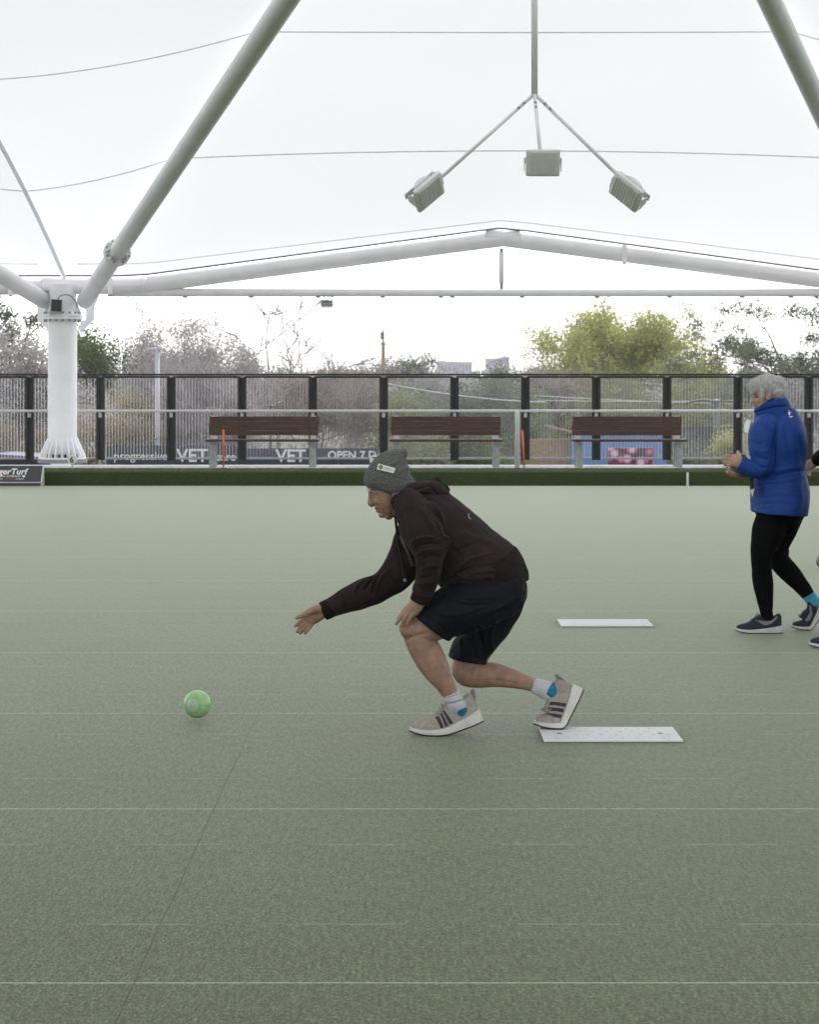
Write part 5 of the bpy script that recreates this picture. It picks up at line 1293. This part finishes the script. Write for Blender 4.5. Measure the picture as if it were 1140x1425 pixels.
# socks and shoes
s1 = union([loft([(627, 963.5, 8.243, 13.6, .041), (628.5, 967.5, 8.245, 13.4, .0405), (632, 974, 8.25, 12.9, .039), (636, 981, 8.25, 13.2, .035), (640, 989, 8.255, 11.5, .025), (643, 997, 8.255, 9, .018)], cap0=.1)], .004, 2)
wrinkle(s1, .0012, .02, .05, 13); sculpt(s1, [([(617, 972), (630, 969), (643, 964.5)], 1.1, -.003), ([(622, 980), (636, 978), (648, 973)], 1.2, -.003), ([(620, 976), (634, 974), (646, 969)], 1.2, .002)]); so1 = smooth_obj('sock', s1, M_sock, man)
smooth_obj('sock_heel', union([loft([(641, 984.0, 8.253, 9.6, .0350), (642, 989, 8.255, 10.2, .0300), (644, 997, 8.255, 8, .022)], cap0=.1)], .004, 2), M_sockb, so1)
s2 = union([loft([(743.3, 953.4, 8.382, 11.6, .039), (746, 954.4, 8.38, 11.6, .0385), (753, 957, 8.376, 12, .038), (761, 960.5, 8.372, 13, .034), (769, 964, 8.368, 11.5, .026), (775, 968, 8.366, 9, .018)], cap0=.1)], .004, 2)
wrinkle(s2, .0012, .02, .05, 14); so2 = smooth_obj('sock', s2, M_sock, man)
smooth_obj('sock_heel', union([loft([(763.8, 959.5, 8.371, 12.4, .0352), (767, 961.5, 8.369, 12.3, .0320), (772, 965, 8.367, 10.5, .025)], cap0=.1)], .004, 2), M_sockb, so2)
shoe(man, 607, 8.268, .0, .312, 20, 0, shoes_man, bend=.09)
shoe(man, 778, 8.365, .013, .300, 63, 0, shoes_man, bend=.045, stripe0=.27)

# ================= the woman in blue =================
YW = 11.75
base = P(1075, 534, 11.7); base.z = 0
wom = thing('person', base, 'person in a blue rain jacket and black leggings walking with a bowl in both hands', 'person')
M_jack = mat('royal_blue_shell', (.010, .054, .265), .58, var=.10, vscale=5, bump=.06, bscale=22, spec=.25)
M_leg = mat('black_leggings', (.0055, .0055, .0062), .85, var=.2, vscale=12, spec=.05, bump=.1, bscale=120)
M_hair = mat('silver_hair', (.70, .69, .67), .55, var=.18, vscale=40, bump=.6, bscale=60, stretch=(.5, 1, 1.6))
nleg = [(1079, 702, 11.72, 17, .07), (1070.5, 738, 11.67, 20.5, .082), (1062.5, 765, 11.65, 15.5, .07), (1060, 787, 11.65, 12, .055), (1062, 810, 11.645, 12.2, .052), (1065, 835, 11.64, 9.5, .042), (1066.8, 855, 11.635, 6.6, .028), (1067.5, 860, 11.635, 4, .012)]
fleg = [(1096, 712, 11.84, 21, .095), (1089, 738, 11.85, 17, .08), (1082, 762, 11.85, 13, .063), (1084, 779, 11.85, 12.5, .058), (1101, 799, 11.84, 12, .054), (1115, 815, 11.82, 9.5, .044), (1126, 829, 11.80, 7.5, .036), (1130, 835, 11.79, 6, .027)]
bowl_c = P(1028.5, 644.5, 11.60)
whead = [ell(1069, 541, 11.74, 20.5, 18.5, .074), loft([(1063, 542, 11.74, 16.5, .066), (1062, 550, 11.74, 14.8, .062), (1062, 558, 11.74, 13.8, .059), (1063.5, 565, 11.74, 11.5, .052), (1065, 571, 11.74, 7, .038)]),
         loft([(1049.4, 550, 11.74, 2.0, .009), (1047.9, 555.5, 11.74, 2.3, .011), (1047.0, 559.0, 11.74, 2.4, .014), (1048.8, 561.4, 11.74, 1.6, .012)]), ell(1049.2, 547.5, 11.74, 2.6, 2.2, .046), ell(1050.6, 564.2, 11.74, 1.9, 1.2, .018), ell(1051.8, 567, 11.74, 1.9, 1.2, .017), ell(1055.5, 571, 11.74, 3.6, 3, .02),
         ell(1057, 557, 11.70, 5, 4.5, .016), ell(1057, 557, 11.78, 5, 4.5, .016), ell(1069.5, 551, 11.663, 4.2, 6.2, .010, -10), ell(1069.5, 551, 11.817, 4.2, 6.2, .010, -10), loft([(1067, 555, 11.74, 12, .055), (1071, 572, 11.745, 12, .055)])]
whand = [loft([(1040, 649, 11.545, 7, .028), (1031, 645, 11.528, 7.5, .024), (1023, 641.5, 11.522, 8.4, .019), (1017.5, 640.5, 11.525, 7.6, .014)]),
         loft([(1018, 635.8, 11.525, 2.5, .009), (1012, 634.2, 11.535, 2.3, .0085), (1008.2, 637.5, 11.56, 1.8, .0075)]), loft([(1017, 639.3, 11.522, 2.6, .0095), (1010.5, 638.8, 11.53, 2.3, .0085), (1007.2, 643.0, 11.555, 1.8, .0075)]),
         loft([(1017.5, 642.8, 11.522, 2.5, .009), (1011.3, 643.2, 11.53, 2.2, .008), (1008.6, 647.6, 11.555, 1.8, .0075)]), loft([(1019.5, 646, 11.524, 2.3, .008), (1014, 647.8, 11.53, 2.0, .0075), (1011.4, 651.2, 11.55, 1.7, .007)]),
         loft([(1030, 640, 11.53, 3.4, .012), (1029, 633, 11.545, 2.8, .010), (1027, 628.6, 11.575, 2.2, .008)]),
         loft([(1050, 655, 11.74, 7.5, .03), (1042, 656, 11.70, 7.5, .024), (1033, 658.5, 11.66, 7.5, .02), (1026, 659.5, 11.63, 6.2, .016)]),
         loft([(1030, 659, 11.60, 2.5, .009), (1021, 660.4, 11.575, 2.2, .008), (1014, 656.6, 11.555, 1.8, .007)]), loft([(1030, 660, 11.62, 2.5, .009), (1020, 662, 11.61, 2.2, .008), (1012, 657.8, 11.60, 1.8, .007)]), loft([(1029, 660, 11.64, 2.5, .009), (1019, 661, 11.65, 2.2, .008), (1011, 655.8, 11.655, 1.8, .007)]),
         loft([(1028, 659, 11.66, 2.3, .008), (1020, 658.5, 11.68, 2.1, .0075), (1014, 653.6, 11.68, 1.7, .007)]), loft([(1042, 652, 11.70, 3.2, .011), (1038.5, 641, 11.68, 2.6, .010), (1035.6, 633.2, 11.645, 2.1, .008)])]
wb = union([loft([(1070, 566, 11.745, 12, .055), (1077, 592, YW, 24, .13), (1084, 620, YW, 30, .155), (1084, 660, YW, 28, .14), (1085, 690, YW, 25, .13), (1084, 702, YW, 18, .10)]), loft(nleg), loft(fleg),
            loft([(1065, 596, 11.61, 12, .055), (1059, 625, 11.56, 10.5, .05), (1060, 643, 11.555, 9.5, .045), (1045, 651, 11.545, 7, .034), (1034, 647, 11.535, 6.4, .026)]),
            loft([(1080, 596, 11.90, 12, .055), (1074, 625, 11.94, 10.5, .05), (1070, 648, 11.93, 9.5, .045), (1056, 656, 11.82, 7, .034), (1046, 656, 11.73, 6.4, .026)])] + whead + whand, .003, 3, .4)
sculpt(wb, [([(1048.5, 565.6), (1051, 565.8), (1055, 566.5)], .8, -.003), ([(1050, 552.3), (1053, 552.8), (1056, 552.6)], 1.2, -.005), ([(1066.5, 549), (1069, 552), (1069, 555)], 1.1, -.004), ([(1050, 561), (1052, 562), (1055, 567)], .9, -.002)])
smooth_obj('body', wb, M_skin2, wom)
for s in (-1, 1):
    vs, fs = ell(1052.0, 552.7, 11.74 + s * .036, 1.3, .8, .010, n=8); e = MB().add(vs, fs).build('eye', M_iris, wom, smooth=True)
    MB().tube([P(1049.3, 549.2, 11.74 + s * .02), P(1050, 548.6, 11.74 + s * .04), P(1053.5, 549.4, 11.74 + s * .058)], .0028, 6).build('eyebrow', M_brow, wom, smooth=True)
# hair
hr_ = union([ell(1070.5, 537.5, 11.74, 21.8, 16.2, .087), ell(1077, 544, 11.74, 14.8, 12.5, .083), ell(1055, 536.5, 11.74, 9.0, 9.5, .075, 20), ell(1051, 540.5, 11.74, 4.6, 6.0, .06, 15), ell(1081, 550, 11.74, 8, 7, .065), ell(1060.5, 546.5, 11.672, 3.2, 6.5, .014, 12), ell(1060.5, 546.5, 11.808, 3.2, 6.5, .014, 12)], .0042, 3)
wrinkle(hr_, .0022, .015, .05, 21, 18, (1, 1, .4))
hair = smooth_obj('hair', hr_, M_hair, wom)
co, no = vdata(hr_); org = wloc(hair); rng = np.random.default_rng(5)
crown = np.array(P(1077, 523, 11.74)) - np.array(org)
sel = rng.choice(len(co), 2600, replace=False); sg = []
for i in sel:
    p = co[i]; nrm = no[i]; d = p - crown; d = d - nrm * (d @ nrm); L = np.linalg.norm(d)
    if L < .01: continue
    d = d / L + rng.normal(0, .22, 3); d /= np.linalg.norm(d); ln = rng.uniform(.018, .045); q = p + nrm * .0012
    lift = rng.uniform(.0, .10); mid = q + d * ln * .5 + nrm * .002; end = q + d * ln - nrm * .002 + nrm * lift * .03
    sg.append((*q, *mid, .0010, .0011)); sg.append((*mid, *end, .0011, .0004))
v, f = prisms(np.array(sg), 3); o = mkobj('hair_strands', npmesh(v, f), mat('silver_strand', (.72, .71, .69), .4, var=.4, vscale=120), hair); o.location = (0, 0, 0); o['kind'] = 'stuff'
o.data.transform(Matrix.Translation(org))
# jacket
jk = union([loft([(1074, 570, 11.745, 22, .085), (1076, 578, YW, 28, .125), (1081, 590, YW, 34.5, .18), (1083.5, 612, YW, 39.5, .205), (1083.5, 638, YW, 37.8, .195), (1083.5, 658, YW, 37, .19), (1085.3, 680, YW, 40, .205), (1085.5, 698, YW, 40.5, .22), (1084.5, 714, YW, 39.5, .222)], seg=36, cap1=.06, cap0=.2),
            loft([(1066, 592, 11.62, 17, .08), (1060, 606, 11.575, 18.5, .078), (1059, 625, 11.555, 17, .07), (1062, 642, 11.55, 15.5, .065), (1056, 653, 11.548, 13, .058), (1044, 651.5, 11.54, 11.8, .05), (1034, 647.5, 11.535, 10.2, .043), (1028.5, 645, 11.532, 9.3, .038)], cap1=.1, seg=30),
            loft([(1080, 596, 11.90, 17, .075), (1075, 625, 11.945, 15, .07), (1071, 648, 11.935, 13.5, .062), (1057, 656, 11.83, 10.5, .048), (1047, 656, 11.745, 9, .036)], cap1=.1),
            ell(1071, 590, 11.64, 15, 12, .075)], .005, 3)
wrinkle(jk, .0026, .05, .14, 22, 18, (1, 1, .6))
FOLD = 1.25
sculpt(jk, [([(1048, 666), (1075, 663), (1100, 657), (1121, 655)], 1.72, -0.0088), ([(1050, 672), (1080, 670), (1122, 664)], 2.50, 0.0055), ([(1060, 655), (1085, 654), (1119, 648)], 2.34, 0.0050), ([(1075, 640), (1072, 652), (1062, 664)], 1.72, -0.0077), ([(1078, 605), (1077, 625), (1076, 642)], 1.72, -0.0072), ([(1083, 604), (1082, 628), (1080, 645)], 2.34, 0.0044),
            ([(1046, 612), (1054, 618), (1066, 616)], 1.87, -0.0033), ([(1045, 620), (1056, 628), (1070, 628)], 2.18, 0.0039), ([(1048, 632), (1058, 638), (1072, 640)], 1.87, -0.0039), ([(1050, 640), (1060, 646), (1070, 648)], 1.87, 0.0039), ([(1036, 640), (1044, 648), (1052, 656)], 1.56, -0.0033), ([(1042, 640), (1050, 648), (1058, 656)], 1.72, 0.0033),
            ([(1086, 580), (1088, 610), (1092, 640)], 3.12, 0.0028), ([(1100, 582), (1104, 610), (1108, 640)], 3.90, 0.0028), ([(1092, 590), (1097, 620), (1100, 650)], 2.34, -0.0033), ([(1110, 600), (1113, 620), (1116, 645)], 2.34, -0.0028), ([(1060, 690), (1085, 686), (1120, 690)], 2.34, 0.0022), ([(1055, 703), (1080, 700), (1110, 705)], 1.95, -0.0022),
            ([(1054, 588), (1064, 596), (1074, 604)], 2.03, -0.0033), ([(1060, 583), (1070, 590), (1080, 602)], 2.18, 0.0033), ([(1090, 600), (1100, 606), (1112, 604)], .9, .0018), ([(1094, 624), (1104, 628), (1116, 622)], .9, .0018), ([(1088, 646), (1100, 640), (1114, 642)], .9, -.0022), ([(1048, 600), (1054, 612), (1052, 628)], .9, .0018), ([(1066, 604), (1062, 622), (1064, 636)], .9, -.0022), ([(1054, 684), (1066, 678), (1084, 680)], .9, -.0018), ([(1092, 690), (1104, 682), (1118, 684)], .9, .0018), ([(1070, 676), (1066, 690), (1062, 706)], 2.34, 0.0028), ([(1100, 672), (1106, 690), (1110, 708)], 2.34, 0.0028)])
FOLD = 1.9
jacket = smooth_obj('jacket', jk, M_jack, wom)
ck = union([loft([(1079.5, 577, 11.745, 25, .092), (1075.5, 569, 11.742, 24.5, .088), (1071.5, 562, 11.74, 23.5, .083), (1069.5, 558, 11.74, 22.6, .08)], cap0=.1, cap1=.1, seg=30)], .0045, 1)
co, no = vdata(ck); pxx = CX + co[:, 0] / co[:, 1] * F; co[:, 2] -= np.clip((1062 - pxx) / 16, 0, 1) * .02; setco(ck, co)
wrinkle(ck, .0015, .04, .1, 23); sculpt(ck, [([(1050, 575), (1066, 570), (1084, 566), (1097, 566)], 1.4, -.006), ([(1084, 556), (1085, 562), (1086, 570)], .9, -.004)]); smooth_obj('collar', ck, M_jack, jacket)
hoodie_ref = jacket
M_logo = mat('white_logo', (.75, .76, .8), .6)
def blob(cx_, cy_, rx, ry, n=10):
    strip('logo', [[(cx_ - rx * math.sqrt(max(0, 1 - v * v)), cy_ + ry * v), (cx_ + rx * math.sqrt(max(0, 1 - v * v)) + .05, cy_ + ry * v)] for v in np.linspace(-.98, .98, n)], jk, M_logo, jacket)
blob(1098.2, 572.2, .9, .9); blob(1098.6, 576.2, 1.1, 2.6); strip('logo', [[(1096.6, 574.8), (1101, 573.8)], [(1096.8, 575.8), (1101, 574.6)]], jk, M_logo, jacket)
strip('logo', [[(1098.2, 580.2), (1103.0, 579.2)], [(1098.3, 581.6), (1103.1, 580.6)]], jk, M_logo, jacket)
# cloth hanging out of the pocket
MB().prism([P(x, y, 11.60) for x, y in ((1044, 668), (1049, 664), (1050.5, 690), (1047.5, 690))], (0, .05, 0)).build('pocket_lining', mat('navy_lining', (.01, .013, .03), .7), jacket, angle=40)
MB().prism([P(x, y, 11.595) for x, y in ((1045, 682), (1050, 680), (1047.5, 692))], (0, .008, 0)).build('pocket_tissue', M_disc, jacket)
lg = union([loft([(x, y, Y, a * 1.13 + .6, b * 1.13 + .003) for x, y, Y, a, b in nleg[:-1]], cap1=.1), loft([(x, y, Y, a * 1.13 + .6, b * 1.13 + .003) for x, y, Y, a, b in fleg[:-1]], cap1=.1), ell(1085, 710, 11.76, 34, 22, .165), ell(1092, 722, 11.77, 22, 24, .12), ell(1082, 768, 11.85, 16.5, 15, .075)], .0048, 3)
wrinkle(lg, .0012, .04, .1, 24); sculpt(lg, [([(1058, 846), (1066, 848), (1075, 846)], 1.5, .005), ([(1058, 852), (1066, 854), (1075, 852)], 1.3, -.004), ([(1057, 838), (1065, 840), (1075, 838)], 1.4, -.003), ([(1048, 783), (1060, 788), (1072, 784)], 1.8, -.0015), ([(1090, 745), (1080, 770), (1074, 786)], 2.0, -.006)])
smooth_obj('leggings', lg, M_leg, wom)
ws = dict(upper=mat('navy_mesh_upper', (.016, .020, .034), .8, var=.3, vscale=50, bump=.3, bscale=200), sole=mat('white_sole', (.58, .58, .58), .6, var=.1, vscale=20), outsole=M_rubber, stripe=mat('grey_flash', (.22, .21, .20), .7), lace=mat('navy_lace', (.02, .025, .04), .8), tab=mat('navy_tab', (.02, .025, .04), .8))
shoe(wom, 1046.5, 11.64, 0, .268, 0, 0, ws, stripes=False, tab=False)
shoe(wom, 1123, 11.765, .004, .255, 56, 4, ws, stripes=False, tab=False)
for st, nm in (([(1067, 849, 11.637, 8.2, .034), (1067.6, 856, 11.636, 8.6, .0325), (1068.5, 863, 11.636, 8, .024), (1069, 868, 11.636, 6, .016)], 'sock'), ([(1124, 826.5, 11.805, 9, .040), (1129, 833, 11.79, 9.2, .039), (1134, 840, 11.78, 9, .036)], 'sock')):
    smooth_obj(nm, union([loft(st, cap0=.1)], .004, 1), mat('aqua_sock', (.06, .32, .47), .8, var=.3, vscale=40) if st[0][0] > 1100 else M_leg, wom)

# ================= the third player, mostly outside the frame =================
base = P(1195, 534, 11.4); base.z = 0
per = thing('person', base, 'person in a dark jacket behind the woman, only a hand and shoe in view', 'person')
pn = [(1185, 712, 11.25, 26, .095), (1178, 755, 11.15, 21, .08), (1172, 795, 11.08, 16, .062), (1172, 840, 11.02, 13, .05), (1176, 882, 10.985, 9, .036), (1177, 892, 10.985, 9, .036)]
pf = [(1205, 712, 11.52, 26, .095), (1208, 755, 11.56, 21, .08), (1206, 795, 11.58, 16, .062), (1224, 830, 11.58, 13, .05), (1241, 858, 11.58, 9, .036), (1246, 866, 11.58, 9, .036)]
pa = [(1182, 590, 11.66, 14, .06), (1170, 622, 11.80, 12, .05), (1158, 632, 11.88, 9.5, .042), (1142, 638, 11.95, 8, .034), (1131, 645, 11.985, 7, .027)]
pb = [(1205, 592, 11.18, 14, .06), (1215, 625, 11.12, 12, .05), (1216, 650, 11.12, 10, .04), (1205, 680, 11.10, 8, .03), (1200, 695, 11.10, 7, .026)]
ptor = [(1185, 560, 11.42, 15, .062), (1192, 585, 11.42, 30, .16), (1196, 620, 11.42, 34, .165), (1196, 660, 11.42, 33, .16), (1195, 700, 11.42, 33, .17), (1195, 720, 11.42, 28, .16)]
ph_ = [ell(1184, 530, 11.42, 22, 24, .076), loft([(1177, 532, 11.42, 17, .066), (1176, 545, 11.42, 15, .06), (1178, 556, 11.42, 9, .042)]), ell(1161, 541, 11.42, 3, 4.5, .014), ell(1163, 551, 11.42, 2.5, 2, .02), ell(1184, 540, 11.34, 4, 7, .01), loft([(1184, 545, 11.42, 13, .058), (1188, 570, 11.42, 15, .065)])]
phand = [loft([(1136, 641, 11.97, 7, .027), (1130, 646, 11.985, 6.8, .024), (1126.5, 650, 11.99, 6, .018)])]
for i, (dx, dy) in enumerate(((-1.5, 0), (.3, 1.4), (2.0, 2.3), (3.4, 2.4))):
    phand.append(loft([(1125.5 + dx, 650.5 + dy, 11.975 + i * .012, 2.2, .0085), (1123.6 + dx, 655.5 + dy, 11.97 + i * .012, 2.0, .008), (1124.0 + dx, 659.5 + dy, 11.965 + i * .012, 1.6, .007)]))
phand.append(loft([(1131, 646, 11.955, 2.8, .010), (1127.5, 650, 11.945, 2.3, .009), (1125.5, 653.5, 11.945, 1.8, .0075)]))
phand2 = [loft([(1202, 690, 11.10, 6.5, .024), (1199, 700, 11.10, 6.5, .018), (1197, 707, 11.10, 5.5, .014)])] + [loft([(1194 + i * 2.0, 706, 11.085 + i * .012, 2.1, .008), (1193 + i * 2.0, 713, 11.09 + i * .012, 1.9, .008), (1194 + i * 2.0, 719, 11.10 + i * .012, 1.6, .007)]) for i in range(4)] + [loft([(1196, 697, 11.12, 2.8, .01), (1191, 703, 11.13, 2.2, .009), (1189.5, 708, 11.13, 1.8, .008)])]
smooth_obj('body', union([loft(ptor), loft(pn), loft(pf), loft(pa), loft(pb)] + ph_ + phand + phand2, .0042, 3, .45), M_skin2, per)
M_blk = mat('black_jacket', (.016, .0145, .0155), .7, spec=.15, var=.2, vscale=9, bump=.2, bscale=60)
g_ = lambda s, k, e: [(x, y, Y, a * k + 1, b * k + e) for x, y, Y, a, b in s]
pj = union([loft(g_(ptor, 1.16, .02), cap1=.1), loft([(1182, 590, 11.66, 17, .075), (1170, 622, 11.80, 15, .065), (1158, 630, 11.88, 12.5, .055), (1144, 635.5, 11.94, 10.6, .045), (1134.5, 642.5, 11.975, 9, .036)], cap1=.1), loft(g_(pb[:-1], 1.25, .008), cap1=.1)], .0055, 3)
wrinkle(pj, .003, .06, .16, 31); smooth_obj('jacket', pj, M_blk, per)
smooth_obj('trousers', union([loft(g_(pn[:-1], 1.15, .008), cap1=.1), loft(g_(pf[:-1], 1.15, .008), cap1=.1), ell(1195, 706, 11.4, 30, 18, .19)], .0055, 3), M_leg, per)
smooth_obj('hair', union([ell(1187, 526, 11.42, 23.5, 24, .084), ell(1194, 538, 11.42, 14, 14, .08)], .005, 2), mat('brown_hair', (.08, .06, .045), .6, var=.3, vscale=50), per)
shoe(per, 1152, 10.99, 0, .285, 0, 0, dict(ws, upper=mat('deep_navy_upper', (.012, .018, .045), .8, var=.3, vscale=50)), stripes=False, tab=False)
shoe(per, 1252, 11.57, .0, .285, 40, 0, dict(ws, upper=mat('deep_navy_upper', (.012, .018, .045), .8)), stripes=False, tab=False)

# ------------------------------------------------------------------ bowls and mats
def bowl_mat(name, c1, c2, scale=9, rough=.28):
    m = bpy.data.materials.new(name); m.use_nodes = True; n, l = m.node_tree.nodes, m.node_tree.links; p = n['Principled BSDF']; p.inputs['Roughness'].default_value = rough; p.inputs['Coat Weight'].default_value = .25
    tc = n.new('ShaderNodeTexCoord'); t = n.new('ShaderNodeTexNoise'); t.inputs['Scale'].default_value = scale; t.inputs['Detail'].default_value = 6; t.inputs['Distortion'].default_value = 1.5; l.new(tc.outputs['Object'], t.inputs['Vector'])
    r = n.new('ShaderNodeMapRange'); r.inputs['From Min'].default_value = .35; r.inputs['From Max'].default_value = .65; l.new(t.outputs['Fac'], r.inputs['Value'])
    mx = n.new('ShaderNodeMix'); mx.data_type = 'RGBA'; mx.inputs[6].default_value = (*c1, 1); mx.inputs[7].default_value = (*c2, 1); l.new(r.outputs[0], mx.inputs['Factor']); l.new(mx.outputs[2], p.inputs['Base Color']); return m
def bowl(c, R, m, label, face_dir, ring_m, emblem_m):
    t = thing('bowl', c, label, 'bowl')
    q = Vector(face_dir).normalized().to_track_quat('Z', 'Y').to_matrix(); T = R * .93; prof = []
    for a in np.linspace(0, math.pi, 29): prof.append((R * math.sin(a), T * math.cos(a)))
    mb = MB().lathe((0, 0, 0), prof, 40); mb.v = [tuple(q @ Vector(v) + c) for v in mb.v]; o = mb.build('shell', m, t, smooth=True)
    for sgn in (1, -1):
        for r0, r1, mm, nm in ((.24, .25, emblem_m, 'emblem'), (.56, .50, ring_m, 'groove'), (.66, .625, ring_m, 'groove')):
            r0, r1 = r0 * R, (r1 * R if nm == 'groove' else 0.0004); vs, fs = [], []; n = 36
            for r in (r0, (r0 + r1) / 2, r1):
                zz = T * math.sqrt(1 - (r / R) ** 2) + .0006
                for k in range(n): vs.append(q @ Vector((r * math.cos(6.2832 * k / n), r * math.sin(6.2832 * k / n), sgn * zz)) + c)
            for i in range(2):
                for k in range(n): fs.append((i * n + k, i * n + (k + 1) % n, (i + 1) * n + (k + 1) % n, (i + 1) * n + k))
            MB().add(vs, fs).build(nm, mm, t, smooth=True)
    return t
yb = 8.62
c = P(274.5, 979.5, yb)
bowl(c, .0615, bowl_mat('pale_green_bowl', (.28, .50, .20), (.38, .60, .30)), 'pale green bowl just released, hovering above the carpet at left', (-.32, -1, .08), mat('dark_green_ring', (.26, .42, .22), .4), bowl_mat('mauve_emblem', (.25, .30, .34), (.42, .42, .52), 60))
bowl(bowl_c, .060, bowl_mat('blue_grey_bowl', (.06, .07, .10), (.22, .25, .32), 14), 'blue-grey bowl held in the hands of the woman in blue', (.2, -1, .4), M_ink, M_disc)
q = P(1146, 0, 15.7)
bowl(Vector((q.x, 15.7, .060)), .060, bowl_mat('black_bowl', (.01, .01, .014), (.03, .03, .04), 14), 'dark bowl lying on the carpet, cut by the right edge', (-.6, -1, .3), M_disc, M_disc)

M_mat = mat('white_mat_rubber', (.74, .75, .76), .6, var=.06, vscale=7, bump=.12, bscale=60, dirt=((.55, .55, .54), 6, .5))
def bowls_mat(px_l, py_f, px_r, py_b, label, holes):
    a = P(px_l, py_f, F * (H - .01) / (py_f - CY)); b = P(px_r, py_f, F * (H - .01) / (py_f - CY)); y1 = F * (H - .01) / (py_b - CY)
    w = b.x - a.x; y0 = a.y
    t = thing('bowls_mat', ((a.x + b.x) / 2, (y0 + y1) / 2, 0), label, 'mat', 'white delivery mats')
    cx_ = (a.x + b.x) / 2; cy2 = (y0 + y1) / 2
    MB().box((cx_, cy2, .0065), (w, y1 - y0, .009), None, .003).build('sheet', M_mat, t)
    MB().box((cx_, cy2, .0014), (w - .008, y1 - y0 - .008, .0026)).build('underside', M_rubber, t)
    if holes:
        dark = mat('stud_hole', (.30, .30, .31), .8); r = random.Random(4)
        for i in range(9):
            for j in range(4):
                x = cx_ + (i - 4) * w / 10.5 + r.uniform(-.006, .006) + (.02 if j % 2 else -.01); y = cy2 + (j - 1.5) * (y1 - y0) / 4.6
                MB().lathe((x, y, 0), [(.0048, .0105), (.0048, .0114)], 8).build('stud', dark, t)
        for s in (-1, 1): MB().lathe((cx_ + s * w * .37, cy2, 0), [(.012, .0105), (.012, .0116)], 12).build('stud', mat('grip_hole', (.12, .12, .12), .8), t)
bowls_mat(757, 1030, 951, 1011.3, 'white rubber mat under the heel of the crouching bowler', True)
bowls_mat(781, 870.5, 910, 861.5, 'white rubber mat farther back, beside the walking woman', False)
